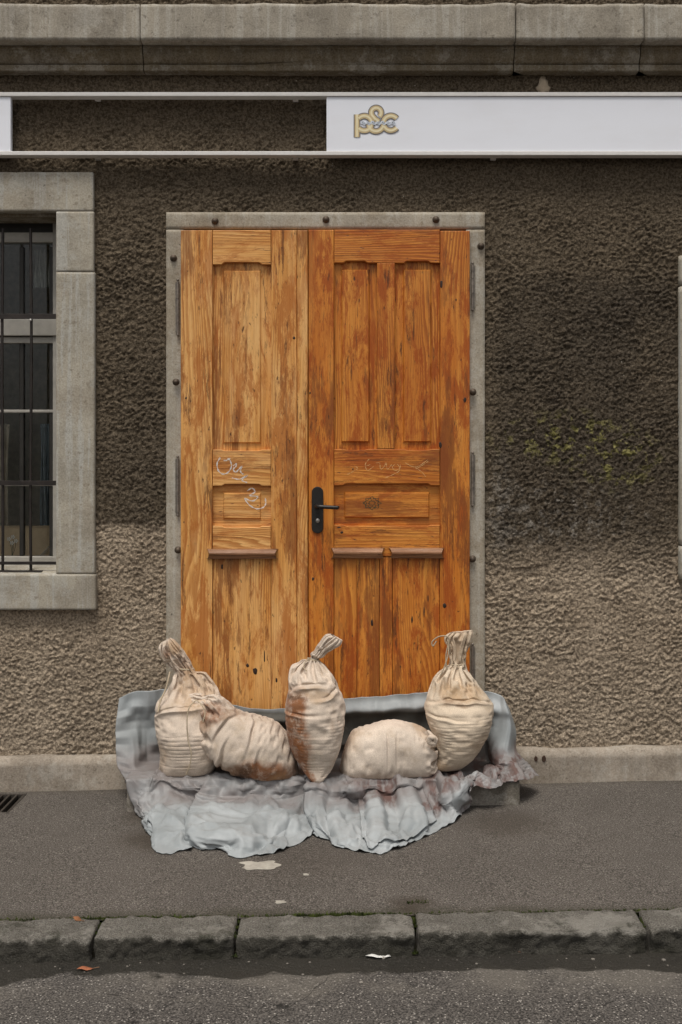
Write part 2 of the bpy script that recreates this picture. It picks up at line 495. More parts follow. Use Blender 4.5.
def mk_wood(name, axis, pale, midc, deep, stain=0.6, wet=0.0):
    """grain runs along the given axis of the piece's own space"""
    m = M(name, 0.5, 0.35)
    v = m.rand_off(m.obj)
    a = m.xyz(v)
    across, along = (a[0], a[2]) if axis == 'z' else (a[2], a[0])
    n = m.t.nodes.new('ShaderNodeCombineXYZ')
    m._set(n.inputs[0], across); m._set(n.inputs[1], a[1]); m._set(n.inputs[2], along)
    g = n.outputs[0]
    broad = m.noise(m.scale(g, (4.0, 4.0, 0.45)), 1.0, 2, 0.5)
    pos = m.math('ADD', across, m.math('MULTIPLY', m.math('SUBTRACT', broad, 0.5), 0.30))
    wob = m.noise(m.scale(g, (18.0, 5.0, 3.0)), 1.0, 4, 0.65)
    pos = m.math('ADD', pos, m.math('MULTIPLY', m.math('SUBTRACT', wob, 0.5), 0.022))
    ring = m.math('FRACT', m.math('MULTIPLY', pos, 70.0))
    ring = m.math('MULTIPLY', m.ramp(ring, 0.0, 0.8), m.ramp(ring, 0.84, 1.0, 1.0, 0.0))
    rmask = m.ramp(m.noise(m.scale(g, (7.0, 7.0, 1.0)), 1.0, 3, 0.6), 0.38, 0.62, 0.10, 0.8)
    fib = m.noise(m.scale(g, (300.0, 120.0, 5.0)), 1.0, 5, 0.7)
    fib2 = m.noise(m.scale(g, (75.0, 60.0, 2.2)), 1.0, 5, 0.7)
    tone = m.noise(m.scale(g, (11.0, 11.0, 1.5)), 1.0, 5, 0.65)
    c = m.mix(m.ramp(tone, 0.34, 0.64), pale, midc)
    c = m.mix(m.math('MULTIPLY', ring, rmask), c, deep)
    c = m.mix(m.math('MULTIPLY', m.ramp(fib2, 0.47, 0.68), 0.26), c, deep)
    c = m.mix(m.math('MULTIPLY', m.ramp(fib, 0.45, 0.7), 0.34), c, tuple(x * 0.7 for x in deep))
    # weathering: old varnish left in mottled runs, brown bruises, dark spots
    st = m.noise(m.scale(g, (11.0, 11.0, 3.0)), 1.0, 9, 0.8, 0.3)
    c = m.mix(m.math('MULTIPLY', m.ramp(st, 0.48, 0.57), stain), c, tuple(x * y for x, y in zip(midc, (0.58, 0.36, 0.19))))
    st2 = m.noise(m.scale(m.vec('ADD', g, (3.1, 1.7, 8.8)), (34.0, 34.0, 3.6)), 1.0, 8, 0.78, 0.3)
    c = m.mix(m.math('MULTIPLY', m.ramp(st2, 0.565, 0.625), stain), c, (0.085, 0.026, 0.007))
    big = m.noise(m.scale(m.vec('ADD', g, (7.7, 2.0, 1.3)), (6.5, 6.5, 0.9)), 1.0, 8, 0.76)
    c = m.mix(m.math('MULTIPLY', m.ramp(big, 0.53, 0.585), 0.9 * stain), c, (0.20, 0.055, 0.009))
    lgt = m.noise(m.scale(m.vec('ADD', g, (1.7, 5.0, 4.3)), (9.0, 9.0, 1.6)), 1.0, 6, 0.7)
    c = m.mix(m.math('MULTIPLY', m.ramp(lgt, 0.53, 0.64), 0.25), c, tuple(min(1, x * y) for x, y in zip(pale, (1.12, 1.25, 1.5))))
    c = m.mix(m.math('MULTIPLY', m.math('MULTIPLY', ring, rmask), 0.22), c, tuple(x * 0.75 for x in deep))
    pits = m.noise(m.scale(g, (70.0, 70.0, 22.0)), 1.0, 3, 0.6)
    c = m.mix(m.math('MULTIPLY', m.ramp(pits, 0.66, 0.73), 0.8), c, (0.045, 0.018, 0.008))
    m.color(c)
    m.rough(m.ramp(st, 0.35, 0.65, 0.40, 0.66))
    h = m.math('ADD', m.math('MULTIPLY', m.math('MULTIPLY', ring, rmask), -0.4), m.math('MULTIPLY', m.math('ADD', fib, fib2), -0.8))
    h = m.math('SUBTRACT', h, m.math('MULTIPLY', m.ramp(pits, 0.66, 0.76), 1.2))
    m.bump(h, 0.45, 0.003)
    return m.m

PALE_L, MID_L, DEEP_L = (0.80, 0.45, 0.16), (0.70, 0.33, 0.082), (0.40, 0.13, 0.02)
PALE_R, MID_R, DEEP_R = (0.70, 0.285, 0.048), (0.57, 0.18, 0.020), (0.30, 0.07, 0.007)
plaster = mk_plaster()
WZL = mk_wood('honey_pine_upright', 'z', PALE_L, MID_L, DEEP_L, 0.74)
WXL = mk_wood('honey_pine_level', 'x', tuple(x * 1.05 for x in PALE_L), MID_L, DEEP_L, 0.60)
WZR = mk_wood('amber_pine_upright', 'z', PALE_R, MID_R, DEEP_R, 0.85)
WXR = mk_wood('amber_pine_level', 'x', PALE_R, MID_R, DEEP_R, 0.7)
WDRIP = mk_wood('weathered_drip_wood', 'x', (0.36, 0.18, 0.085), (0.27, 0.125, 0.055), (0.10, 0.045, 0.02), 0.2)
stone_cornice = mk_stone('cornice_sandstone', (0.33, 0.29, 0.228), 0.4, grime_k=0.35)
stone_mould_shaded = mk_stone('shaded_moulding_stone', (0.15, 0.112, 0.062), 0.1, grime_k=0.4)  # olive-brown, with the fascia's shade put into the stone colour
stone_window = mk_stone('window_sandstone', (0.37, 0.33, 0.26), 0.6, pale=(0.46, 0.45, 0.41), grime=(0.2, 0.155, 0.105), grime_k=0.35)
stone_frame = mk_stone('door_frame_stone', (0.385, 0.335, 0.26), 0.35, grime=(0.22, 0.165, 0.10), grime_k=0.5)
stone_plinth = mk_stone('plinth_concrete', (0.33, 0.275, 0.215), 0.15, grime=(0.15, 0.115, 0.08), grime_k=0.5)
stone_step = mk_stone('step_stone', (0.22, 0.19, 0.155), 0.1, grime=(0.07, 0.06, 0.04), grime_k=0.7)

# ------------------------------------------------------------------ the building
building = tag(empty('building', (0, 0, 0)), 'old street facade in coarse grey-brown rough-cast render with stone trim', 'building')

def opening(x0, x1, z0, z1): return (x0, x1, z0, z1)
WIN_X0, WIN_X1 = P(-150, 0).x, P(55.5, 0).x
WIN_Z0, WIN_Z1 = P(0, 578).z, P(0, 212).z
DOOR_X0, DOOR_X1, DOOR_Z1 = P(174, 0).x, P(478, 0).x, P(0, 221).z
RW_X0, RW_X1, RW_Z0, RW_Z1 = P(715, 0).x, P(900, 0).x, P(0, 545).z, P(0, 285).z
def build_wall():
    fine = 0.0047
    xs = np.unique(np.round(np.concatenate([np.arange(-3.6, -1.75, 0.03), np.arange(-1.75, 1.75, fine), np.arange(1.75, 3.6, 0.03)]), 5))
    zs = np.unique(np.round(np.concatenate([np.arange(-0.1, 3.62, fine), np.arange(3.62, 4.6, 0.03)]), 5))
    X, Z = np.meshgrid(xs, zs, indexing='ij')
    # tilted worm-like grains of the thrown coat
    wx = X + 0.006 * vn(X * 60, 0, Z * 60, 5); wz = Z + 0.006 * vn(X * 60, 3, Z * 60, 6)
    a = wx * 0.94 + wz * 0.34; b = -wx * 0.34 + wz * 0.94
    r1 = 1 - np.abs(vn(a * 78, 0.5, b * 118, 11)) * 2.4
    r2 = fbm(wx * 96, 0.5, wz * 120, 23, 1, 0.8)
    r3 = fbm(wx * 9, 0.2, wz * 9, 31, 3)
    h = 0.0026 * np.clip(r1, -.7, 1) + 0.0098 * np.sign(r2) * np.abs(r2) ** .85 * (.65 + .35 * vn(X * 8, 0, Z * 8, 55)) + 0.003 * r3
    h += 0.004 * fbm(X * 1.3, 0, Z * 1.3, 41, 2)
    # the coat stops in a small ledge left of the door, at the line where the tone changes
    h += 0.006 * sstep(1.165, 1.18, Z + 0.008 * vn(X * 9, 0, 0, 3)) * sstep(-0.3, -0.5, X)
    # a ragged ledge and scars right of the door
    zb = 0.985 + 0.03 * vn(X * 5, 1, 0, 9) + 0.09 * sstep(0.9, 1.5, X)
    h += 0.005 * sstep(zb, zb + 0.012, Z) * sstep(0.62, 0.7, X) * sstep(0.98, 0.9, X)
    for cx, cz, rx, rz, dep in ((1.26, 0.93, .04, .05, .012), (0.87, 0.93, .05, .025, .01), (0.95, 0.86, .06, .02, .008)):
        h -= dep * np.exp(-(((X - cx) / rx) ** 2 + ((Z - cz) / rz) ** 2) * 2)
    V = np.stack([X, -h, Z], -1)
    q = grid_quads(len(xs), len(zs))
    cx = (X[:-1, :-1] + X[1:, 1:]).ravel() / 2; cz = (Z[:-1, :-1] + Z[1:, 1:]).ravel() / 2
    keep = np.ones(len(q), bool)
    for x0, x1, z0, z1 in ((WIN_X0 - .06, WIN_X1 + .06, WIN_Z0 - .05, WIN_Z1 + .06), (DOOR_X0, DOOR_X1, -1, DOOR_Z1), (RW_X0 - .06, RW_X1 + .06, RW_Z0 - .06, RW_Z1 + .06)):
        keep &= ~((cx > x0) & (cx < x1) & (cz > z0) & (cz < z1))
    q = q[keep]
    used = np.unique(q); remap = np.full(len(V.reshape(-1, 3)), -1); remap[used] = np.arange(len(used))
    me = mesh_np('wall', V.reshape(-1, 3)[used], remap[q])
    return put('wall', me, plaster, building, origin=(0, 0, 0))
build_wall()

# plinth: stones either side of the step ---------------------------------
plinth = empty('plinth', (0, -0.02, 0), building)
def plinth_extra(v, n):
    # weathered chamfer along the top edge
    top = v[:, 2].max()
    k = np.clip((v[:, 2] - (top - 0.028)) / 0.028, 0, 1)
    f = v[:, 1] < -0.004
    v[:, 1] += np.where(f, k * 0.022, 0)
    v[:, 2] += 0.006 * vn(v[:, 0] * 6, 0, 0, 4) * k
    return v
for i, (a, b) in enumerate(((-3.6, -2.32), (-2.315, -0.908), (0.76, 1.93), (1.935, 3.6))):
    rough_block('plinth_stone', a, b, -0.052, 0.05, -0.12, 0.139, stone_plinth, plinth, 0.012 if -2.4 < a < 1.0 else 0.06, 0.006, 0.003, 9.0, 21 + i, True, plinth_extra)
hole_m = plain('drilled_hole', (0.05, 0.03, 0.022), 0.9, 0.1)
for px, py, r in ((536, 759, .010), (544, 759, .012)):
    p = P(px, py, DIST - 0.054)
    bm = bmesh.new(); bmesh.ops.create_cone(bm, cap_ends=True, segments=14, radius1=r * .82, radius2=r, depth=0.006)
    for v in bm.verts: v.co = Vector((v.co.x * 0.85 + p.x, v.co.z - 0.0528, v.co.y * 1.25 + p.z))
    put('stud', mesh_bm('stud', bm), hole_m, plinth)

# cornice -----------------------------------------------------------------
cornice = empty('cornice', (0, -0.05, 3.2), building)
def fasc_extra(v, n):
    t = v[:, 2] > v[:, 2].max() - 0.02
    v[:, 2] += np.where(t, 0.008 * fbm(v[:, 0] * 7, 0, 0, 5, 4, 0.6), 0)
    return v
dF = DIST - 0.15
zf0, zf1 = P(0, 40, dF).z, P(0, 3.5, dF).z
fx = [-3.6, P(-430, 0, dF).x, P(140, 0, dF).x, P(516, 0, dF).x, P(644.5, 0, dF).x, P(1000, 0, dF).x, 3.6]
for i in range(6):
    rough_block('fascia_stone', fx[i] + .0015, fx[i + 1] - .0015, -0.15, 0.06, zf0, zf1, stone_cornice, cornice, 0.015 if 0 < i < 5 else 0.06, 0.004, 0.0016, 14.0, 51 + i, False, fasc_extra)
dM = DIST - 0.075
zm1, zm0 = zf0 - 0.0015, P(0, 71.5, DIST - 0.055).z
mx = [-3.6, P(-425, 0, dM).x, P(143, 0, dM).x, P(514, 0, dM).x, P(640, 0, dM).x, P(1000, 0, dM).x, 3.6]
prof = [(0.05, 0.0), (-0.088, 0.0), (-0.088, 0.10), (-0.083, 0.14)]
prof += [(-0.083 + 0.040 * (1 - math.cos(t * math.pi / 2)), 0.14 + 0.58 * math.sin(t * math.pi / 2) ** 1.0) for t in np.linspace(0.08, 1, 9)]
prof += [(-0.060, 0.725), (-0.061, 0.97), (-0.056, 1.0), (0.05, 1.0)]
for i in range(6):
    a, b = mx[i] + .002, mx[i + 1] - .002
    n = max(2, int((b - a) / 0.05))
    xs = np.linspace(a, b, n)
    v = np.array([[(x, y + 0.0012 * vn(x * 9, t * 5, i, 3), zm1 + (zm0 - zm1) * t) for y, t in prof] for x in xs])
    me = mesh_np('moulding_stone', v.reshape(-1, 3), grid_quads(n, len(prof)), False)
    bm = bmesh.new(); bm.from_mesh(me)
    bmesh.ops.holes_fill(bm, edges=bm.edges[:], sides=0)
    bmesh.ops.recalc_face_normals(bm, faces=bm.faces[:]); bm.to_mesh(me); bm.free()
    put('moulding_stone', me, stone_mould_shaded, cornice)
# a lump of old mortar left above the sign
p = P(543, 86)
bm = bmesh.new(); bmesh.ops.create_icosphere(bm, subdivisions=3, radius=1.0)
for v in bm.verts:
    k = 1 + 0.35 * float(vn(v.co.x * 2.3, v.co.y * 2.3, v.co.z * 2.3, 6))
    wd = 0.02 + 0.014 * (v.co.z < -0.2)
    v.co = Vector((p.x + v.co.x * wd * k, -0.006 + v.co.y * 0.014 * k, p.z + v.co.z * 0.04 * k))
put('mortar_lump', mesh_bm('mortar_lump', bm, True), plain('old_mortar', (0.42, 0.34, 0.25), 0.95, 0.1), building)

# ------------------------------------------------------------------ windows
dark_paint_shade = plain('dark_paint_and_shade', (0.025, 0.022, 0.018), 0.5, 0.4)  # glazing-bar paint, also the painted shade at the window head
paint_w = plain('window_paint', (0.38, 0.355, 0.31), 0.5, 0.4, var=0.15)
iron = plain('grille_iron', (0.022, 0.016, 0.013), 0.55, 0.45, 0.2, 0.4, 60.0)
def mk_glass():
    m = bpy.data.materials.new('window_glass'); m.use_nodes = True
    t = m.node_tree; t.nodes.clear()
    out = t.nodes.new('ShaderNodeOutputMaterial'); mx_ = t.nodes.new('ShaderNodeMixShader')
    tr = t.nodes.new('ShaderNodeBsdfTransparent'); gl = t.nodes.new('ShaderNodeBsdfGlossy'); fr = t.nodes.new('ShaderNodeFresnel')
    tr.inputs[0].default_value = (0.96, 0.98, 0.97, 1); gl.inputs['Roughness'].default_value = 0.02; fr.inputs['IOR'].default_value = 1.38
    tc = t.nodes.new('ShaderNodeTexCoord'); nz = t.nodes.new('ShaderNodeTexNoise'); bp = t.nodes.new('ShaderNodeBump')
    nz.inputs['Scale'].default_value = 5.0; bp.inputs['Strength'].default_value = 0.08; bp.inputs['Distance'].default_value = 0.02
    t.links.new(tc.outputs['Object'], nz.inputs['Vector']); t.links.new(nz.outputs[0], bp.inputs['Height']); t.links.new(bp.outputs[0], gl.inputs['Normal'])
    t.links.new(fr.outputs[0], mx_.inputs[0]); t.links.new(tr.outputs[0], mx_.inputs[1]); t.links.new(gl.outputs[0], mx_.inputs[2]); t.links.new(mx_.outputs[0], out.inputs[0])
    return m
glass = mk_glass()
room_m = plain('room_wall', (0.5, 0.44, 0.36), 0.9, 0.2)

# stone surround of the left window
sur = empty('window_surround', (-1.5, -0.03, 0.8), building)
yF = -0.034
sx0, sx1 = P(-190, 0, DIST + yF).x, P(94.5, 0, DIST + yF).x
z = lambda py: P(0, py, DIST + yF).z
ix = P(56, 0, DIST + yF).x
ixl = P(-150, 0, DIST + yF).x
rough_block('surround_stone', sx0, sx1 - 0.006, yF, 0.215, z(211.2), z(172), stone_window, sur, 0.010, 0.0025, 0.0015, 16, 71, False)
for a, b, wd, s in ((271.8, 211.4, 0.0, 72), (573.9, 272.1, 0.004, 73)):
    rough_block('surround_stone', ix, sx1 - 0.004 + wd, yF, 0.215, z(a), z(b), stone_window, sur, 0.010, 0.0025, 0.0015, 16, s, False)
    rough_block('surround_stone', sx0, ixl, yF, 0.215, z(a), z(b), stone_window, sur, 0.03, 0.004, 0.0015, 16, s + 10, False)
def sill_extra(v, n):
    inside = (v[:, 0] < ix + .0) & (v[:, 0] > ixl) & (v[:, 2] > z(585))
    v[:, 2] += np.where(inside, 0.02 * np.clip(v[:, 1] / 0.17, -0.4, 1) + 0.004, 0)
    return v
rough_block('surround_stone', sx0 - .005, sx1 + 0.006, yF - 0.004, 0.215, z(610), z(574.1), stone_window, sur, 0.010, 0.003, 0.002, 16, 75, False, sill_extra)
# thin inner bead on the jamb and lintel
box('bead', ix - 0.012, ix - 0.0005, 0.012, 0.154, z(572), z(214), stone_window, sur, 0.002)
box('bead', ixl + 0.013, ix - 0.013, 0.012, 0.154, z(214.5), z(211), stone_mould_shaded, sur, 0.002)

win = empty('window', (-1.75, 0.13, 0.95), building)
yW = 0.155
dW = DIST + yW
wz = lambda py: P(0, py, dW).z
wxp = lambda px: P(px, 0, dW).x
L, R = wxp(-160), wxp(60)
box('frame', L, R, yW + .004, yW + .06, wz(242), wz(232), paint_w, win, 0.004)
box('head_shade_strip', L, R, yW + .02, yW + .07, wz(231.5), wz(205), dark_paint_shade, win, 0.002)  # added dark strip standing in for the deep shadow under the lintel
box('frame', wxp(52.5), R, yW + .002, yW + .055, wz(578), wz(200), paint_w, win, 0.004)
box('frame', L, wxp(-152), yW + .002, yW + .055, wz(578), wz(200), paint_w, win, 0.004)
box('transom', L, R, yW - .012, yW + .05, wz(336), wz(319), paint_w, win, 0.004)
box('frame', L, R, yW, yW + .05, wz(576), wz(556.5), paint_w, win, 0.004)
box('frame', L, R, yW + .006, yW + .056, wz(343), wz(337), paint_w, win, 0.003)
for py in (411, 484.5):
    box('glazing_bar', L, R, yW + .012, yW + .045, wz(py + 1.6), wz(py - 1.4), paint_w, win, 0.003)
for px in (50.5, 20.5):
    box('glazing_bar', wxp(px - 2.2), wxp(px + 2.0), yW + .016, yW + .05, wz(556), wz(246), dark_paint_shade, win, 0.003)
for a, b in ((319, 242), (411, 343), (484, 412), (556, 486)):
    for c, d in ((-150, 20), (21, 52)):
        box('pane', wxp(c), wxp(d), yW + .028, yW + .032, wz(a) + .001, wz(b) - .001, glass, win)

grille = empty('window_grille', (-1.75, 0.02, 0.95), building)
yB = 0.03
dB = DIST + yB
bz = lambda py: P(0, py, dB).z
bx = lambda px: P(px, 0, dB).x
for k, px in enumerate((30.5, 2.0, -26, -54, -82, -110, -138)):
    pts = curve_pts([(bx(px) + 0.002 * math.sin(t * 7 + px), yB + 0.008, bz(228 + (572 - 228) * t)) for t in np.linspace(0, 1, 8)], 24)
    if k == 1: pts = [q for q in pts]
    tube('bar', pts, 0.0068, iron, grille, 8)
for py, th in ((316.5, 2.6), (483.0, 2.4), (563.0, 1.5)):
    box('cross_bar', bx(-151), bx(57.5), yB - 0.006, yB + 0.001, bz(py + th), bz(py - th), iron, grille, 0.001)
box('foot_plate', bx(-120), bx(43), yB - 0.03, yB + 0.03, bz(575) , bz(570.5), iron, grille, 0.001)
bm = bmesh.new(); bmesh.ops.create_uvsphere(bm, u_segments=10, v_segments=6, radius=0.006)
for v in bm.verts: v.co += P(30.5, 320, dB - 0.012)
put('rivet', mesh_bm('rivet', bm, True), plain('bare_steel', (0.5, 0.48, 0.45), 0.4, 0.5, 0.5), grille)

# the room behind the glass
def room(x0, x1, y0, y1, z0, z1):
    bm = bmesh.new()
    box_bm(x0, x1, y0, y1, z0, z1, bm=bm)
    for f in [f for f in bm.faces if abs(f.calc_center_median().y - y0) < 1e-4]: bm.faces.remove(f)
    me = mesh_bm('room', bm)
    return put('room', me, room_m, building)
room(-2.6, -1.0, 0.216, 2.4, 0.6, 2.9)
board_m = plain('pale_board', (0.55, 0.42, 0.29), 0.6, 0.3)
box('inner_sill', -2.55, -1.05, 0.22, 0.52, P(0, 556, DIST + .3).z - .03, P(0, 556, DIST + .3).z, board_m, building, 0.004)
shelf_z = P(0, 556, DIST + .3).z

def curtain(px0, px1, d, py0, py1, folds, m, name, label):
    n, k = 70, 26
    u = np.linspace(0, 1, n)[:, None]; t = np.linspace(0, 1, k)[None, :]
    a, b = P(px0, py0, d), P(px1, py1, d)
    X = a.x + (b.x - a.x) * u + 0.004 * np.sin(t * 5 + u * 9)
    Y = a.y + 0.018 * np.sin(u * folds * 2 * np.pi + 0.7 * np.sin(t * 3)) * (0.5 + 0.5 * t) + 0.006 * vn(u * 30, t * 3, 0, 8)
    Z = a.z + (b.z - a.z) * t + 0 * u
    me = mesh_np(name, np.stack(np.broadcast_arrays(X, Y, Z), -1).reshape(-1, 3), grid_quads(n, k))
    o = put(name, me, m, None)
    md = o.modifiers.new('thickness', 'SOLIDIFY'); md.thickness = 0.002
    return tag(o, label, 'curtain')
curtain(40, 51, DIST + .44, 424, 551, 3.5, plain('slate_curtain', (0.22, 0.25, 0.27), 0.9, 0.1), 'curtain', 'slate blue curtain hanging low at the right edge of the barred window')
curtain(-20, 9, DIST + .47, 424, 550.5, 3.5, plain('beige_curtain', (0.42, 0.35, 0.27), 0.9, 0.1), 'curtain', 'beige curtain behind the barred window at the left picture edge')
curtain(34, 54, DIST + .55, 250, 288, 4.5, plain('white_net_curtain', (0.62, 0.6, 0.55), 0.9, 0.1), 'curtain', 'short whitish net curtain in the top pane of the barred window')
# cardboard box on the inner sill, paper roll, flowers
cb0, cb1 = P(-30, 0, DIST + .34).x, P(51, 0, DIST + .34).x
cbz = P(0, 527, DIST + .335).z
bxm = plain('cardboard', (0.58, 0.42, 0.27), 0.8, 0.2, var=0.12)
t = tag(empty('storage_box', ((cb0 + cb1) / 2, 0.41, shelf_z)), 'tan cardboard box on the inner sill behind the barred window', 'box')
box('box_body', cb0, cb1, 0.335, 0.405, shelf_z, cbz - 0.004, bxm, t, 0.002)
box('box_lid', cb0 - .003, cb1 + .003, 0.333, 0.407, cbz - 0.003, cbz + 0.004, bxm, t, 0.001)
pr = tag(empty('paper_sheet', tuple(P(46, 553, DIST + .25))), 'loose white papers leaning on the inner sill at the window corner', 'paper')
paper_m = plain('white_paper', (0.72, 0.70, 0.66), 0.7, 0.2, var=0.06)
for k in range(3):
    a, b = P(34 + k * 2, 553, DIST + .21 + .02 * k), P(53, 541 + 3 * k, DIST + .24 + .02 * k)
    a.z = shelf_z + 0.002; 
    n = 12
    u = np.linspace(0, 1, n)[:, None]; w = np.linspace(0, 1, 4)[None, :]
    X = a.x + (b.x - a.x) * u + 0 * w; Z = a.z + (b.z - a.z) * u ** 1.7 + 0.012 * w * u; Y = a.y + 0.02 * u + 0.05 * w
    o = put('sheet', mesh_np('sheet', np.stack(np.broadcast_arrays(X, Y, Z), -1).reshape(-1, 3), grid_quads(n, 4)), paper_m, pr)
    o.modifiers.new('thickness', 'SOLIDIFY').thickness = 0.0012
fl = tag(empty('flower_sprig', tuple(P(11, 553, DIST + .27))), 'tiny white blossom on the inner sill behind the barred window', 'flower')
petal_m = plain('white_petal', (0.75, 0.73, 0.7), 0.7, 0.2, var=0.05)
stem_m = plain('dark_stem', (0.05, 0.06, 0.03), 0.7)
for px, py in ((9, 539), (13, 537), (12, 543), (16, 541)):
    c = P(px, py, DIST + .27)
    base = P(12, 553, DIST + .27); base.z = shelf_z
    tube('stem', curve_pts([base, (base + c) / 2 + Vector((.004, 0, 0)), c], 8), 0.0012, stem_m, fl, 5)
    bm = bmesh.new()
    for j in range(5):
        an = j * 2 * math.pi / 5
        vsx = [bm.verts.new(c + Vector((math.cos(an + o_) * r_, -0.003 + 0.002 * r_ / .01, math.sin(an + o_) * r_))) for o_, r_ in ((0, .001), (.4, .008), (0, .011), (-.4, .008))]
        bm.faces.new(vsx)
    put('petal', mesh_bm('petal', bm), petal_m, fl)

# right-hand window: only its stone edge enters the picture
sur2 = empty('window_surround', (2.0, -0.03, 1.0), building)
rx = P(680.4, 0, DIST + yF).x
for a, b, c, d, s in ((rx, rx + .17, 545, 286, 81), (rx + 1.0, rx + 1.17, 545, 286, 82)):
    rough_block('surround_stone', a, b, yF, 0.215, z(c), z(d), stone_window, sur2, 0.03, 0.004, 0.0015, 16, s, False)
rough_block('surround_stone', rx, rx + 1.17, yF, 0.215, z(285), z(255), stone_window, sur2, 0.03, 0.004, 0.0015, 16, 83, False)
rough_block('surround_stone', rx, rx + 1.17, yF, 0.215, z(580), z(546), stone_window, sur2, 0.03, 0.004, 0.0015, 16, 84, False)
win2 = empty('window', (2.2, 0.12, 1.2), building)
box('frame', rx + .171, rx + .22, .1, .15, z(545) + .002, z(286) - .002, paint_w, win2, .003)
box('frame', rx + .95, rx + .999, .1, .15, z(545) + .002, z(286) - .002, paint_w, win2, .003)
box('frame', rx + .221, rx + .949, .102, .148, z(300), z(286) - .002, paint_w, win2, .003)
box('frame', rx + .221, rx + .949, .102, .148, z(545) + .002, z(532), paint_w, win2, .003)
box('pane', rx + .2205, rx + .9495, .12, .125, z(533), z(299), glass, win2)
room(rx + .1, rx + 1.1, 0.216, 1.6, z(560), z(270))

# ------------------------------------------------------------------ door frame and the two leaves
dfr = empty('door_frame', (-0.07, 0, STEP_TOP), building)
yD = -0.022
dD = DIST + yD
X_ = lambda px, d=dD: P(px, 0, d).x
Z_ = lambda py, d=dD: P(0, py, d).z
DB = STEP_TOP + 0.004
rough_block('jamb', X_(166), X_(184), yD, 0.12, DB - .02, Z_(229.5), stone_frame, dfr, 0.015, 0.003, 0.0012, 18, 91, False)
rough_block('jamb', X_(466), X_(485), yD, 0.12, DB - .02, Z_(229.5), stone_frame, dfr, 0.015, 0.003, 0.0012, 18, 92, False)
rough_block('lintel', X_(166), X_(485), yD - .001, 0.12, Z_(229), Z_(212), stone_frame, dfr, 0.015, 0.003, 0.0012, 18, 93, False)
bolt_m = plain('rusty_bolt', (0.09, 0.065, 0.045), 0.55, 0.45, 0.4, 0.4, 120.0)
def bolt_mesh():
    bm = bmesh.new()
    bmesh.ops.create_cone(bm, cap_ends=True, segments=16, radius1=0.0165, radius2=0.015, depth=0.004)
    r = bmesh.ops.create_uvsphere(bm, u_segments=14, v_segments=8, radius=0.0125)
    for v in r['verts']: v.co.z = v.co.z * 0.95 + 0.004
    bmesh.ops.rotate(bm, verts=bm.verts[:], cent=(0, 0, 0), matrix=__import__('mathutils').Matrix.Rotation(math.radians(90), 3, 'X'))
    return mesh_bm('bolt', bm, True)
b0 = None
for px, py in ((215, 221), (326, 219.5), (436, 219.5), (173.5, 258), (176, 382), (178, 550), (481, 246), (473, 392), (472.5, 559)):
    p = P(px, py, dD - 0.004)
    if 465 < px < 475 or 175 < px < 179: p = P(px, py, dD - 0.016)
    if b0 is None:
        b0 = put('bolt', bolt_mesh(), bolt_m, dfr, origin=(0, 0, 0)); b0.location = p - Vector(WORLD[dfr.name].tolist())
    else: clone(b0, p, dfr)

Y0 = -0.045                                   # face of stiles and rails
DL = DIST + Y0
X = lambda px: P(px, 0, DL).x
Z = lambda py: P(0, py, DL).z
BEV = 0.0032
def plank(leaf, name, px0, px1, py0, py1, m, y0=Y0, y1=0.004, bev=BEV, gap=0.0008):
    z0 = DB if py1 is None else Z(py1) + gap
    return slab(name, [(X(px0) + gap, z0), (X(px1) - gap, z0), (X(px1) - gap, Z(py0) - gap), (X(px0) + gap, Z(py0) - gap)], y0, y1, m, leaf, bev)
def rail(leaf, px0, px1, py0, py1, m, notch_bot=(), notch_top=()):
    """rail whose edge is cut with stopped chamfers above or below the panels"""
    g = 0.0008
    pts = [(X(px0) + g, Z(py1))]
    for a, b, dpt in notch_bot:
        for q, e in ((a + 9, 0), (a + 12, dpt), (b - 12, dpt), (b - 9, 0)): pts.append((X(q), Z(py1) + e))
    pts += [(X(px1) - g, Z(py1)), (X(px1) - g, Z(py0))]
    for a, b, dpt in reversed(notch_top):
        for q, e in ((b - 9, 0), (b - 12, dpt), (a + 12, dpt), (a + 9, 0)): pts.append((X(q), Z(py0) - e))
    pts.append((X(px0) + g, Z(py0)))
    return slab('rail', pts, Y0 + .0005, 0.004, m, leaf, BEV)
def panel(leaf, px0, px1, py0, py1, m, rec=0.023, field=11, proud=0.010, bot=8):
    """sunk panel with a raised, fielded centre"""
    x0, x1, z0, z1 = X(px0) - .006, X(px1) + .006, Z(py1) - .006, Z(py0) + .006
    yb = Y0 + rec
    fx0, fx1, fz0, fz1 = X(px0 + field), X(px1 - field), Z(py1 - bot), Z(py0 + bot)
    bm = bmesh.new()
    o = [bm.verts.new(c) for c in ((x0, yb, z0), (x1, yb, z0), (x1, yb, z1), (x0, yb, z1))]
    e = 0.006
    i1 = [bm.verts.new(c) for c in ((fx0 - e, yb - .001, fz0 - e), (fx1 + e, yb - .001, fz0 - e), (fx1 + e, yb - .001, fz1 + e), (fx0 - e, yb - .001, fz1 + e))]
    i2 = [bm.verts.new(c) for c in ((fx0, yb - proud, fz0), (fx1, yb - proud, fz0), (fx1, yb - proud, fz1), (fx0, yb - proud, fz1))]
    bk = [bm.verts.new((v.co.x, 0.003, v.co.z)) for v in o]
    for A, B in ((o, i1), (i1, i2), (bk, o)):
        for k in range(4): bm.faces.new((A[k], A[(k + 1) % 4], B[(k + 1) % 4], B[k]))
    bm.faces.new(i2); bm.faces.new(bk[::-1])
    return put('panel', mesh_bm('panel', bm), m, leaf)
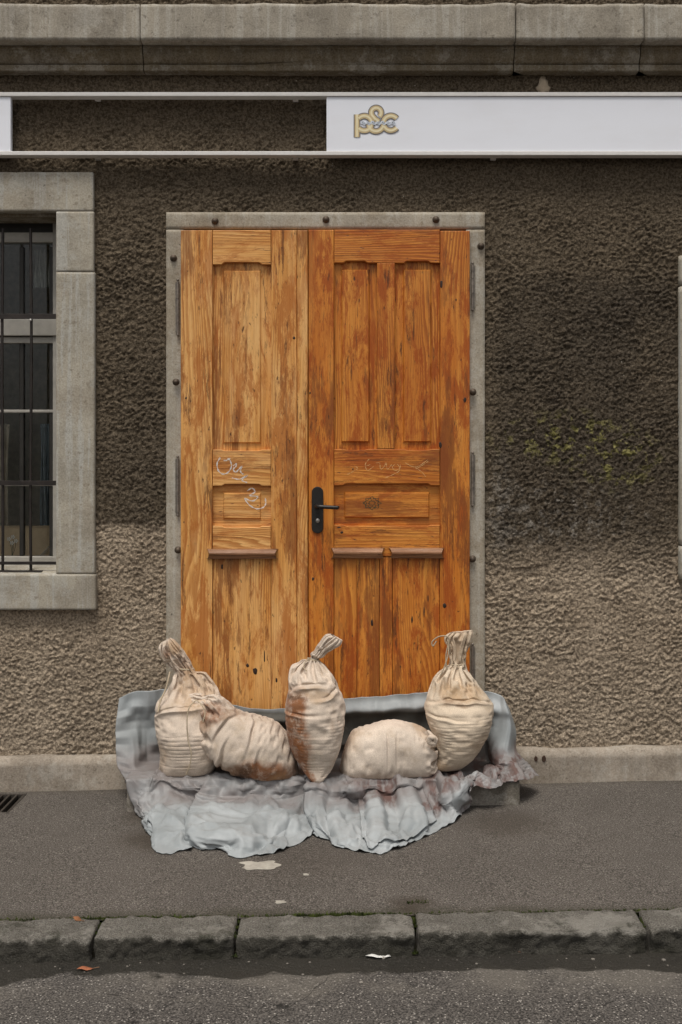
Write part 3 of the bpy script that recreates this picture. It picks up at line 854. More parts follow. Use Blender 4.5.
def drip(leaf, px0, px1, py0, py1):
    """weathered drip moulding: sloped top, ogee front, returned ends"""
    x0, x1 = X(px0), X(px1)
    zt, zb = Z(py0), Z(py1)
    h = zt - zb
    pr_ = [(Y0 + .001, zt + .004), (Y0 - .012, zt), (Y0 - .021, zt - .25 * h), (Y0 - .025, zt - .36 * h), (Y0 - .025, zt - .52 * h), (Y0 - .021, zt - .6 * h), (Y0 - .018, zt - .72 * h), (Y0 - .013, zb), (Y0 + .001, zb)]
    n = 9
    v = []
    for i, tt in enumerate(np.linspace(0, 1, n)):
        for (y, zz) in pr_:
            dep = (Y0 + .001 - y)
            v.append((x0 + dep * .55 + (x1 - x0 - dep * 1.1) * tt, y + .001 * float(vn(tt * 9, zz * 90, 0, 7)), zz))
    me = mesh_np('drip_moulding', np.array(v), grid_quads(n, len(pr_)), False)
    bm = bmesh.new(); bm.from_mesh(me)
    bmesh.ops.holes_fill(bm, edges=bm.edges[:], sides=0)
    bmesh.ops.recalc_face_normals(bm, faces=bm.faces[:]); bm.to_mesh(me); bm.free()
    return put('drip_moulding', me, WDRIP, leaf)

# left leaf
leafL = tag(empty('door_leaf', (X(244), Y0, DB), building), 'paler honey-coloured left leaf with one column of panels and chalk scribble')
plank(leafL, 'stile', 180.5, 212.5, 230, None, WZL)
plank(leafL, 'stile', 271, 297, 230, None, WZL)
plank(leafL, 'cover_strip', 297, 308, 230.5, None, WZL, Y0 - .012, -0.002, .004)
rail(leafL, 212.5, 271, 230, 264.5, WXL, [(212.5, 271, .0105)])
panel(leafL, 213, 270.5, 263, 450, WZL)
rail(leafL, 212.5, 271, 449.5, 486, WXL, [(212.5, 271, .0085)], [(212.5, 271, .005)])
panel(leafL, 213, 270.5, 485, 527, WXL, bot=9)
rail(leafL, 212.5, 271, 526, 556.6, WXL, (), [(212.5, 271, .006)])
drip(leafL, 206.5, 278.5, 549.5, 558.5)
plank(leafL, 'lower_board', 212.5, 271, 557, None, WZL, Y0 + .008, 0.004, .002)
slab('gap_backing', [(X(182), DB), (X(303), DB), (X(303), Z(231)), (X(182), Z(231))], 0.005, 0.02, WZL, leafL)  # added behind the leaf to stop sky light leaking through its gaps
# right leaf
leafR = tag(empty('door_leaf', (X(389), Y0, DB), building), 'deeper amber right leaf with paired panels and black lever handle')
plank(leafR, 'stile', 308.2, 334, 229.5, None, WZR)
plank(leafR, 'stile', 440, 470, 230.5, None, WZR)
rail(leafR, 334, 440, 229.5, 263, WXR, [(334, 377, .009), (395, 440, .009)])
plank(leafR, 'muntin', 377, 395, 262.5, 449, WZR, Y0 + .001)
panel(leafR, 334.5, 376.5, 262, 449, WZR, field=8)
panel(leafR, 395.5, 439.5, 262, 449, WZR, field=9)
rail(leafR, 334, 440, 449, 485.5, WXR, [(334, 440, .0085)], [(334, 377, .004), (395, 440, .004)])
panel(leafR, 334.5, 439.5, 484.5, 526, WXR, bot=9)
rail(leafR, 334, 440, 525, 556.6, WXR, (), [(334, 440, .004)])
drip(leafR, 330.5, 385, 548.5, 558)
drip(leafR, 388.5, 444.5, 548.5, 558)
plank(leafR, 'lower_board', 334, 357, 557, None, WZR, Y0 + .008, 0.004, .0015)
plank(leafR, 'lower_board', 357, 379.5, 557, None, WZR, Y0 + .0085, 0.004, .0015)
plank(leafR, 'muntin', 379.5, 392.5, 557, None, WZR, Y0 + .004, 0.004, .002)
plank(leafR, 'lower_board', 392.5, 440, 557, None, WZR, Y0 + .008, 0.004, .002)
slab('gap_backing', [(X(304), DB), (X(468), DB), (X(468), Z(231)), (X(304), Z(231))], 0.005, 0.02, WZR, leafR)  # the same added backing against light leaks
# knots that stand out
knot_m = plain('dark_knot', (0.028, 0.014, 0.008), 0.6, 0.4, var=0.5, scale=200)
def knot(leaf, px, py, rx_, rz_, y):
    c = P(px, py, DIST + y)
    bm = bmesh.new(); bmesh.ops.create_icosphere(bm, subdivisions=2, radius=1.0)
    for v in bm.verts:
        k = 1 + .3 * float(vn(v.co.x * 2 + px, v.co.z * 2, 0, 3))
        v.co = Vector((c.x + v.co.x * rx_ * k * 1.35, y + .0006 + v.co.y * .0016, c.z + v.co.z * rz_ * k * 1.35))
    put('knot', mesh_bm('knot', bm, True), knot_m, leaf)
for a in ((247.5, 665.5, .006, .007), (255.5, 671, .009, .012), (264.5, 657, .0022, .025)): knot(leafL, *a, Y0 + .008)
for a in ((222, 567, .004, .010),): knot(leafL, *a, Y0 + .008)
for a in ((276.5, 680, .004, .008), (186, 398, .004, .005), (294, 338, .004, .006)): knot(leafL, *a, Y0)
for a in ((441.5, 284, .0045, .016), (456, 300, .0025, .006), (465, 400, .006, .009), (440.5, 445, .005, .012), (444.5, 606, .007, .009), (310, 393, .003, .005), (313, 579, .005, .006)): knot(leafR, *a, Y0)
for a in ((342, 532.5, .006, .005), (339, 527.5, .008, .0022), (353, 469, .0035, .003)): knot(leafR, *a, Y0 + .0005)
for a in ((372, 623, .004, .012), (424, 612, .003, .02), (412, 620, .003, .014), (428, 598, .002, .012)): knot(leafR, *a, Y0 + .008)

# hinges: barrel with knuckles and finials
steel = plain('worn_hinge_steel', (0.20, 0.17, 0.14), 0.5, 0.45, 0.5, 0.4, 80.0)
def hinge(leaf, px, py0, py1):
    x = P(px, 0, dD - .02).x
    za, zb = P(0, py1, dD - .02).z, P(0, py0, dD - .02).z
    bm = bmesh.new()
    n = 3
    for k in range(n):
        a, b = za + (zb - za) * (k / n) + .001, za + (zb - za) * ((k + 1) / n) - .001
        r = bmesh.ops.create_cone(bm, cap_ends=True, segments=12, radius1=0.0062, radius2=0.0062, depth=b - a)
        for v in r['verts']: v.co += Vector((x, yD - 0.012, (a + b) / 2))
    for zz, s in ((za - .006, -1), (zb + .006, 1)):
        r = bmesh.ops.create_uvsphere(bm, u_segments=10, v_segments=6, radius=0.0068)
        for v in r['verts']: v.co += Vector((x, yD - 0.012, zz))
    s = 1 if px > 300 else -1
    box_bm(min(x, x + s * .012), max(x, x + s * .012), yD - .006, yD - .0005, za + .004, zb - .004, 0, bm=bm)
    put('hinge', mesh_bm('hinge', bm), steel, leaf)
for py0, py1 in ((281, 333), (458, 514)): hinge(leafL, 177.5, py0, py1)
for py0, py1 in ((264, 308), (454, 504), (646, 684)): hinge(leafR, 472.8, py0, py1)

# handle on a long rounded plate
black = plain('black_handle_iron', (0.018, 0.015, 0.013), 0.42, 0.5, 0.3, 0.3, 90.0)
pc = P(317.5, 510, DL - .004)
w_, h_ = .0265, .105
pts = []
for k in range(33):
    an = 2 * math.pi * k / 32
    if k == 32: break
    c_, s_ = math.cos(an), math.sin(an)
    pts.append((pc.x + w_ * c_, pc.z + (h_ - w_) * (1 if k <= 16 else -1) * (0 if k in (0, 16) else 1) + w_ * s_))
slab('handle_plate', pts, Y0 - .008, Y0 - .0005, black, leafR, .0025)
hp = P(317, 506.5, DL - .03)
lev = [(hp.x, Y0 - .006, hp.z), (hp.x, Y0 - .036, hp.z), (hp.x + .012, Y0 - .05, hp.z), (hp.x + .045, Y0 - .052, hp.z - .002), (hp.x + .088, Y0 - .05, hp.z - .004), (hp.x + .092, Y0 - .049, hp.z - .004)]
tube('lever', curve_pts(lev, 40), .0088, black, leafR, 12, [1.2] * 8 + [1] * 28 + [.95, .85, .6, .15])
bm = bmesh.new(); bmesh.ops.create_uvsphere(bm, u_segments=14, v_segments=8, radius=.0095)
for v in bm.verts: v.co = Vector((v.co.x, v.co.y * .5, v.co.z * 1.1)) + Vector((pc.x + .001, Y0 - .009, P(0, 520.5, DL).z))
put('lock_cylinder', mesh_bm('lock_cylinder', bm, True), plain('lock_steel', (0.35, 0.33, 0.30), 0.35, 0.5, 0.8), leafR)

# chalk scribble on the left leaf, scratched scribble on the right leaf, small inked star
chalk_m = plain('white_chalk', (0.78, 0.74, 0.68), 0.9, 0.1, var=0.2, scale=300)
def mk_worn(name, c, keep):
    m = M(name, .9, .1)
    m.color(c)
    k = m.ramp(m.noise(m.obj, 420.0, 3, .7), keep, keep + .12)
    m._set(m.b.inputs['Alpha'], k)
    return m.m
chalk_m = mk_worn('rubbed_chalk', (0.78, 0.74, 0.68), .40)
def strokes(name, lines, ox, oy, sc, half, m, leaf, dy):
    parts = []
    for k, ln in enumerate(lines):
        pts = []
        for a, b in ln:
            px, py = ox + a / sc, oy + b / sc
            off = dy(px, py)
            q = P(px, py, DIST + off)
            pts.append(q)
        c = curve_pts(pts, max(12, 7 * len(pts)))
        hw = half * (0.75 + 0.35 * np.sin(np.arange(len(c)) * .9 + k))
        parts.append(ribbon(c, hw, -0.00005 * k))
    return [put(name, mesh_np(name, v, q), m, leaf) for v, q in parts]
in_pan = lambda px, py: (Y0 + .023 - .010 - .0006) if py > 488 else Y0 - .0002
strokes('chalk_scribble', [
    [(92, 80), (78, 105), (83, 138), (105, 155), (130, 145), (143, 118), (136, 92), (124, 82)],
    [(108, 93), (122, 92), (138, 82)],
    [(150, 118), (166, 108), (162, 122), (151, 133), (162, 146), (178, 132), (190, 119), (184, 142), (196, 156)],
    [(145, 172), (180, 178), (216, 160), (192, 182), (214, 194)],
    [(214, 232), (236, 219), (250, 236), (226, 252), (262, 258), (240, 277), (202, 265)],
    [(203, 268), (226, 297), (258, 313), (288, 306), (299, 288), (297, 264)]], 200, 440, 4.547, .0032, chalk_m, leafL, in_pan)
scratch_m = mk_worn('scratched_bare_wood', (0.80, 0.50, 0.22), .42)
strokes('scratched_scribble', [
    [(98, 196), (128, 180), (158, 160), (138, 148)],
    [(222, 108), (200, 140), (214, 172), (248, 150)], [(205, 148), (228, 140)],
    [(262, 130), (282, 132), (288, 166), (310, 148), (318, 128), (326, 166), (350, 140)],
    [(372, 136), (354, 154), (372, 174), (396, 158), (382, 136)],
    [(400, 140), (392, 176), (350, 200), (312, 216)],
    [(428, 130), (466, 150), (500, 150), (556, 112)], [(558, 122), (520, 146), (488, 166)], [(486, 158), (520, 180), (544, 208)]], 330, 440, 5.683, .0016, scratch_m, leafR, lambda a, b: Y0 - .0002)
ink = mk_worn('green_ink', (0.05, 0.065, 0.04), .36)
sc_ = P(372, 503, DIST)
star = []
for rr, off in ((6.5, 0), (3.2, .2), (8, .4)):
    ln = []
    for k in range(17):
        an = k * math.pi / 8 + off
        r_ = rr * (1.15 if k % 2 else .8)
        ln.append((r_ * math.cos(an), r_ * .72 * math.sin(an)))
    star.append(ln)
strokes('inked_star', star, 372, 503, 1.0, .0016, ink, leafR, lambda a, b: Y0 + .023 - .010 - .0014)

# ------------------------------------------------------------------ the shop sign
sign = tag(empty('shop_sign', P(341, 155, DIST - .06)), 'long white fascia sign on thin rails with small gold p&c logo', 'sign')
white_m = M('white_sign_sheet', 0.38, 0.4)
vv = white_m.obj
white_m.color(white_m.mix(white_m.ramp(white_m.noise(white_m.scale(vv, (3, 3, 9)), 1.0, 5, .6), .4, .8, 0, .5), (0.80, 0.81, 0.86), (0.74, 0.74, 0.77)))
white_m.rough(white_m.ramp(white_m.noise(vv, 12.0), .3, .7, .3, .5))
white_m = white_m.m
rail_m = plain('sign_rail_aluminium', (0.68, 0.65, 0.62), 0.45, 0.4, 0.0, 0.06, 60)
yS = -0.075
dS = DIST + yS
sz = lambda py: P(0, py, dS).z
sx_ = lambda px: P(px, 0, dS).x
for a, b in ((96.5, 92.5), (155.5, 151.5)):
    box('rail', -3.2, 3.2, yS - .006, yS + .045, sz(a), sz(b), rail_m, sign, .002)
box('sign_panel', sx_(326.5), 3.15, yS + .001, yS + .03, sz(151.3), sz(96.7), white_m, sign, .002)
box('sign_panel', -3.15, sx_(10.5), yS + .001, yS + .03, sz(151.3), sz(96.7), white_m, sign, .002)
for px in (95, 295, -105, 495, 690):
    for py in (94, 153.5):
        box('bracket', sx_(px) - .012, sx_(px) + .012, yS + .046, 0.01, sz(py) - .012, sz(py) + .012, rail_m, sign)
# logo: stroked letters in three stacked layers, grey outline, gold body, pale inline
def arc(cx, cy, r, a0, a1, n=30, ry=None):
    return [(cx + r * math.cos(math.radians(a)), cy - (ry or r) * math.sin(math.radians(a))) for a in np.linspace(a0, a1, n)]
letters = [
    [(357.0, 114.5), (357.0, 137.2)],
    arc(364.3, 123.4, 7.4, 140, -140, 40),
    arc(376.2, 112.8, 4.9, -50, 230, 36),
    [(373.0, 116.4), (375, 119), (379, 121.5)],
    arc(376.0, 124.8, 7.2, 15, -195, 40, 6.6),
    arc(390.8, 123.2, 7.4, 38, 322, 44),
]
greym = plain('logo_outline_grey', (0.16, 0.15, 0.15), 0.5, var=.1)
goldm = plain('logo_gold', (0.60, 0.46, 0.25), 0.5, var=.12)
inlm = plain('logo_inline_cream', (0.80, 0.70, 0.46), 0.5, var=.08)
for name, half, off, m in (('logo_outline', .0150, .0004, greym), ('logo_letters', .0104, .0010, goldm), ('logo_inline', .0045, .0016, inlm)):
    parts = []
    for k, ln in enumerate(letters):
        if len(ln) == 2: ln = [(ln[0][0], ln[0][1] + (ln[1][1] - ln[0][1]) * t_) for t_ in np.linspace(0, 1, 12)]
        parts.append(ribbon([P(a, b, dS) for a, b in ln], half, -off - 0.00006 * k))
    v, q = joined(parts)
    v[:, 1] += 0.0
    put(name, mesh_np(name, v, q), m, sign)
parts = []
for k in range(7):
    x0_ = 361 + k * 5.0
    parts.append(ribbon(curve_pts([P(x0_, 123.6, dS), P(x0_ + 1.6, 121.8 + .8 * (k % 2), dS), P(x0_ + 3.0, 124.2, dS), P(x0_ + 4.4, 122.8, dS)], 12), .0052, -.0024 - .0001 * k))
v, q = joined(parts)
put('logo_script', mesh_np('logo_script', v, q), plain('logo_script_pale', (0.62, 0.66, 0.72), .5, var=.15, scale=300), sign)

# ------------------------------------------------------------------ ground: pavement, kerb, road
def mk_asphalt(name, c0, c1, speck, wet=False, coarse=1.0):
    m = M(name, 0.9, 0.25)
    v = m.obj
    fine = m.noise(v, 190.0 * coarse, 3, 0.7)
    ag = m.voro(v, 170.0 * coarse)
    big = m.noise(v, 1.6, 6, 0.65)
    midn = m.noise(v, 11.0, 5, 0.65)
    c = m.mix(m.ramp(big, 0.3, 0.7), c0, c1)
    c = m.mix(m.math('MULTIPLY', m.ramp(midn, 0.5, 0.75), 0.35), c, tuple(x * 0.55 for x in c0))
    c = m.mix(m.ramp(fine, 0.35, 0.7), m.mix(0.65, c, (0.012, 0.01, 0.008)), m.mix(0.24, c, (0.5, 0.44, 0.38)))
    sel = m.ramp(m.voro(v, 170.0 * coarse, 'F1', 'Color'), 0.72, 0.8)
    c = m.mix(m.math('MULTIPLY', m.math('MULTIPLY', m.ramp(ag, 0.45, 0.3, 0.0, 1.0), sel), speck), c, (0.46, 0.42, 0.37))
    return m, v, c, fine, ag, big, midn
m, v, c, fine, ag, big, midn = mk_asphalt('pavement_asphalt', (0.064, 0.055, 0.047), (0.100, 0.086, 0.074), 0.4)
xx, yy = m.xyz(v)[0], m.xyz(m.warp(v, 6.0, 0.12))[1]
# darker brown edge along the wall and a mossy dark edge along the kerb
c = m.mix(m.math('MULTIPLY', m.ramp(yy, -0.12, -0.03), 0.45), c, (0.055, 0.043, 0.03))
c = m.mix(m.math('MULTIPLY', m.ramp(yy, -1.36, -1.44), 0.55), c, (0.04, 0.036, 0.022))
wv = m.warp(v, 9.0, 0.16)
for (px, py, r, k) in ((160, 838, .13, .75), (505, 822, .16, .5), (415, 905, .06, .7), (150, 815, .1, .6), (300, 860, .2, .25)):
    g_ = G(px, py)
    c = m.mix(m.math('MULTIPLY', m.spot(wv, g_, r, .7, (1, 1, 0)), k), c, (0.045, 0.034, 0.024))
m.color(c)
m.bump(m.math('ADD', m.math('MULTIPLY', fine, 1.0), m.math('MULTIPLY', ag, -0.6)), 0.7, 0.004)
pave_m = m.m
m, v, c, fine, ag, big, midn = mk_asphalt('road_asphalt', (0.042, 0.0385, 0.0365), (0.064, 0.0585, 0.055), 0.7, coarse=0.8)
yw = m.xyz(m.warp(m.warp(m.scale(v, (1.0, 2.0, 1)), 2.6, 0.42), 13.0, .16))[1]
yw = m.math('MULTIPLY', yw, 0.5)
wet = m.ramp(yw, -1.722, -1.700)
gut = m.math('MULTIPLY', m.ramp(yw, -1.90, -1.80), m.ramp(m.noise(v, 4.0, 4, .6), .4, .62))
c = m.mix(m.math('MULTIPLY', gut, 0.5), c, (0.17, 0.15, 0.125))
c = m.mix(m.math('MULTIPLY', wet, 0.86), c, (0.018, 0.016, 0.012))
ck = m.t.nodes.new('ShaderNodeTexVoronoi'); ck.feature = 'DISTANCE_TO_EDGE'; ck.inputs['Scale'].default_value = 2.2
m._set(ck.inputs['Vector'], m.warp(v, 5.0, .18))
ckm = m.math('MULTIPLY', m.ramp(ck.outputs['Distance'], .006, .002), m.ramp(m.noise(v, 1.7, 3), .52, .58))
c = m.mix(m.math('MULTIPLY', ckm, .8), c, (.012, .011, .009))
m.color(c)
m.rough(m.math('SUBTRACT', 0.9, m.math('MULTIPLY', wet, 0.35)))
m.bump(m.math('ADD', m.math('MULTIPLY', fine, 1.0), m.math('MULTIPLY', ag, -0.8)), 0.8, 0.005)
road_m = m.m

KB, KF = -1.445, -1.598                      # kerb back and front
GX0, GX1, GY0, GY1 = -1.92, -1.402, -0.355, -0.085   # drain opening
def sheet(name, xs, ys, zf, m, holes=()):
    Xg, Yg = np.meshgrid(xs, ys, indexing='ij')
    V = np.stack([Xg, Yg, zf(Xg, Yg)], -1)
    q = grid_quads(len(xs), len(ys))
    cx = ((Xg[:-1, :-1] + Xg[1:, 1:]) / 2).ravel(); cy = ((Yg[:-1, :-1] + Yg[1:, 1:]) / 2).ravel()
    keep = np.ones(len(q), bool)
    for a, b, c_, d_ in holes: keep &= ~((cx > a) & (cx < b) & (cy > c_) & (cy < d_))
    return put(name, mesh_np(name, V.reshape(-1, 3), q[keep]), m, None, origin=(0, 0, 0))
xs = np.unique(np.concatenate([np.linspace(-60, -4, 20), np.arange(-4, 4.01, 0.04), np.linspace(4, 60, 20), [GX0, GX1]]))
ys = np.unique(np.concatenate([np.arange(KB - .01, 0.06, 0.04), [0.06, GY0, GY1]]))
pave = sheet('pavement', xs, ys, lambda x, y: ground(x) + 0.004 * fbm(x * 2.2, y * 2.2, 0, 77, 3) * (np.abs(x) < 4) + 0.003 * sstep(-1.3, -1.45, y) * -1, pave_m, [(GX0, GX1, GY0, GY1)])
tag(pave, 'brown-grey asphalt pavement in front of the door', None, None, 'structure')
ys = np.concatenate([np.linspace(-80, -6, 30), np.arange(-6, KF + .05, 0.04)])
ZR = -0.072
road = sheet('road', xs, ys, lambda x, y: ground(x) + ZR + 0.02 * sstep(-1.6, -4, y) + 0.004 * fbm(x * 1.7, y * 2.6, 0, 78, 3) * (np.abs(x) < 4), road_m)
tag(road, 'dark asphalt road with a wet gutter along the kerb', None, None, 'structure')

# kerb stones
m = M('kerb_granite', 0.85, 0.3)
v = m.rand_off(m.obj, 9.0)
sp_ = m.noise(v, 240.0, 3, .7)
c = m.mix(m.ramp(m.noise(v, 9.0, 5, .65), .3, .7), (0.17, 0.152, 0.122), (0.32, 0.29, 0.243))
c = m.mix(m.ramp(sp_, .35, .68), m.mix(.55, c, (.012, .01, .008)), m.mix(.25, c, (.55, .52, .47)))
c = m.mix(m.math('MULTIPLY', m.ramp(m.noise(v, 5.0, 5, .7), .54, .68), .65), c, (0.035, 0.036, 0.017))
c = m.mix(m.math('MULTIPLY', m.ramp(m.noise(m.vec('ADD', v, (4, 2, 9)), 6.0, 6, .75), .53, .62), .55), c, (0.42, 0.39, 0.34))
lz = m.xyz(m.warp(m.obj, 26.0, .07))[2]
ly = m.xyz(m.obj)[1]
c = m.mix(m.math('MULTIPLY', m.math('MULTIPLY', m.ramp(lz, .082, .066), m.ramp(ly, -.05, -.066)), .75), c, (0.03, 0.027, 0.018))  # front painted darker: dirt and moss, plus shade from facing away from the sky
m.color(c)
m.bump(m.math('ADD', sp_, m.math('MULTIPLY', m.noise(v, 45.0, 5, .7), 2.5)), 1.0, .012)
kerb_m = m.m
kerb = tag(empty('kerb', (0, -1.52, 0)), 'worn granite kerb between pavement and road', None, None, 'structure')
kj = [-3.6, -2.7, -1.9, P(-60, 0, 3.48).x, P(97.5, 0, 3.48).x, P(237, 0, 3.48).x, P(415, 0, 3.48).x, P(642, 0, 3.48).x, P(800, 0, 3.48).x, 2.2, 3.6]
def kerb_extra(v, n):
    top = np.clip((v[:, 2] + 0.03) / 0.03, 0, 1)
    v[:, 2] += top * 0.006 * fbm(v[:, 0] * 16, v[:, 1] * 16, 0, 5, 3, .6)
    k_ = (v[:, 1] < -1.56)
    v[:, 1] += (-0.012 * fbm(v[:, 0] * 11, 3, v[:, 2] * 17, 8, 4, .6) - .008 * fbm(v[:, 0] * 45, 3, v[:, 2] * 45, 9, 3, .7)) * k_
    v[:, 2] += top * .005 * fbm(v[:, 0] * 42, v[:, 1] * 42, 0, 15, 3, .7) - k_ * top * .006 * np.clip(vn(v[:, 0] * 14, 0, 0, 6) + .3, 0, 1)
    return v
for i in range(len(kj) - 1):
    rough_block('kerb_stone', kj[i] + .006, kj[i + 1] - .006, KF, KB - .004, -0.18, -0.006 + .003 * math.sin(i * 2.1), kerb_m, kerb, 0.009 if 2 < i < 8 else 0.03, 0.010, 0.007, 26.0, 101 + i, True, kerb_extra)
bed = plain('kerb_bedding', (0.03, 0.026, 0.018), .95, .1)
box('joint_bed', -3.6, 3.6, KF + .03, KB - .012, -0.2, -0.075, bed, kerb)

# pale plaster spill on the asphalt
spill_m = plain('dried_plaster', (0.36, 0.33, 0.28), .9, .15, var=.2, scale=60)
for (px, py, rx_, ry_, sd) in ((257, 866, .075, .048, 3), (280, 902, .02, .015, 5), (306, 875, .012, .009, 6)):
    c0 = G(px, py)
    bm = bmesh.new()
    n = 40
    ring = []
    for k in range(n):
        an = 2 * math.pi * k / n
        r_ = 1 + .45 * float(fbm(math.cos(an) * 1.6 + sd, math.sin(an) * 1.6, sd, 4, 3)) - (0.35 if 2.6 < an < 3.6 else 0)
        x_, y_ = c0.x + rx_ * r_ * math.cos(an), c0.y + ry_ * r_ * math.sin(an)
        gz = ground(x_) + 0.004 * float(fbm(x_ * 2.2, y_ * 2.2, 0, 77, 3))
        ring.append(bm.verts.new((x_, y_, gz + .0016)))
    ctr = bm.verts.new((c0.x, c0.y, ground(c0.x) + 0.004 * float(fbm(c0.x * 2.2, c0.y * 2.2, 0, 77, 3)) + .006))
    for k in range(n): bm.faces.new((ring[k], ring[(k + 1) % n], ctr))
    put('plaster_spill', mesh_bm('plaster_spill', bm, True), spill_m, pave)

# drain grate --------------------------------------------------------------
grate_m = plain('cast_iron_grate', (0.055, 0.046, 0.038), .6, .4, .4, .3, 90)
grate = tag(empty('drain_grate', ((GX0 + GX1) / 2, (GY0 + GY1) / 2, ground(-1.66))), 'rusty iron drain grate let into the pavement by the plinth', 'grate')
gz = lambda x: ground(x) + .001
def gbar(name, x0, x1, y0, y1, h=.02):
    bm = box_bm(x0, x1, y0, y1, 0, h, .0015)
    for v in bm.verts: v.co.z += gz(v.co.x) - h
    put(name, mesh_bm(name, bm), grate_m, grate)
for a in ((GX0, GX1, GY0, GY0 + .014), (GX0, GX1, GY1 - .014, GY1)): gbar('frame', *a)
for a in ((GX0, GX0 + .014, GY0 + .0145, GY1 - .0145), (GX1 - .014, GX1, GY0 + .0145, GY1 - .0145)): gbar('frame', *a)
x_ = GX1 - .047
while x_ > GX0 + .03:
    gbar('bar', x_, x_ + .010, GY0 + .0145, GY1 - .0145)
    x_ -= .033
bm = bmesh.new(); box_bm(GX0 - .002, GX1 + .002, GY0 - .002, GY1 + .002, -.3, ground(GX0) - .004, bm=bm)
for f in [f for f in bm.faces if f.calc_center_median().z > -.1 and abs(f.normal.z) > .5]: bm.faces.remove(f)
put('pit', mesh_bm('pit', bm), plain('drain_pit', (.02, .017, .013), .9, .2), grate)

# ------------------------------------------------------------------ step under the tarpaulin
stp = rough_block('door_step', STEP_X0, STEP_X1, STEP_FRONT, 0.10, -0.10, STEP_TOP, stone_step, None, 0.014, 0.008, 0.003, 12, 131, False)
tag(stp, 'worn stone doorstep mostly hidden under the grey tarpaulin', 'step')

# ------------------------------------------------------------------ tarpaulin
def mk_tarp():
    m = M('grey_tarpaulin', 0.5, 0.35)
    v = m.obj
    c = m.mix(m.ramp(m.noise(v, 5.0, 5, .6), .3, .7), (0.25, 0.268, 0.272), (0.36, 0.378, 0.382))
    w = m.warp(v, 8.0, .10)
    _, y, z_ = m.xyz(w)
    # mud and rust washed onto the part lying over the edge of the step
    # shade and brown tone behind the bags, painted dark below the upstand's top fold
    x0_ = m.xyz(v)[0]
    upstand_shade = m.math('MULTIPLY', m.ramp(m.xyz(v)[1], -.27, -.22), m.ramp(x0_, .62, .70, 1.0, 0.0))
    upstand_shade = m.math('MULTIPLY', upstand_shade, m.ramp(x0_, -.86, -.74, .25, 1.0))
    upstand_shade = m.math('MULTIPLY', upstand_shade, m.ramp(m.xyz(m.warp(v, 4.0, .03))[2], .325, .345, 1.0, .1))
    c = m.mix(m.math('MULTIPLY', upstand_shade, .97), c, (0.075, 0.07, 0.058))
    mud = m.math('MULTIPLY', m.ramp(y, -0.55, -0.43), m.ramp(z_, .24, .15))
    mud = m.math('MULTIPLY', mud, m.ramp(m.noise(v, 6.0, 5, .65), .30, .62, .45, 1.0))
    c = m.mix(m.math('MULTIPLY', mud, .85), c, (0.185, 0.155, 0.145))
    rust = m.math('MULTIPLY', m.ramp(m.noise(m.scale(v, (14, 5, 5)), 1.0, 5, .65), .48, .58), m.math('MULTIPLY', m.ramp(m.xyz(v)[0], -.05, .2), mud))
    c = m.mix(m.math('MULTIPLY', rust, .85), c, (0.10, 0.045, 0.034))
    # grime
    c = m.mix(m.math('MULTIPLY', m.ramp(m.noise(v, 13.0, 6, .7), .55, .75), .5), c, (0.19, 0.17, 0.155))
    sp = m.ramp(m.voro(v, 55.0), .10, .05, 0, 1)
    sp = m.math('MULTIPLY', sp, m.ramp(m.noise(v, 7.0, 2), .55, .62))
    c = m.mix(m.math('MULTIPLY', sp, .8), c, (.03, .025, .02))
    m.color(c)
    m.rough(m.math('ADD', m.ramp(m.noise(v, 9.0, 4), .3, .7,         .44, .64), m.math('MULTIPLY', upstand_shade, .25)))
    cr = m.voro(m.warp(v, 7.0, .10), 13.0)
    cr2 = m.voro(m.warp(v, 11.0, .06), 31.0)
    hb = m.math('ADD', m.math('MULTIPLY', cr, .9), m.math('MULTIPLY', cr2, .35))
    hb = m.math('ADD', hb, m.math('ADD', m.math('MULTIPLY', m.noise(v, 38.0, 4, .6), .35), m.math('MULTIPLY', m.noise(v, 300.0, 2), .05)))
    m.bump(hb, .18, .008)
    return m.m
tarp_m = mk_tarp()
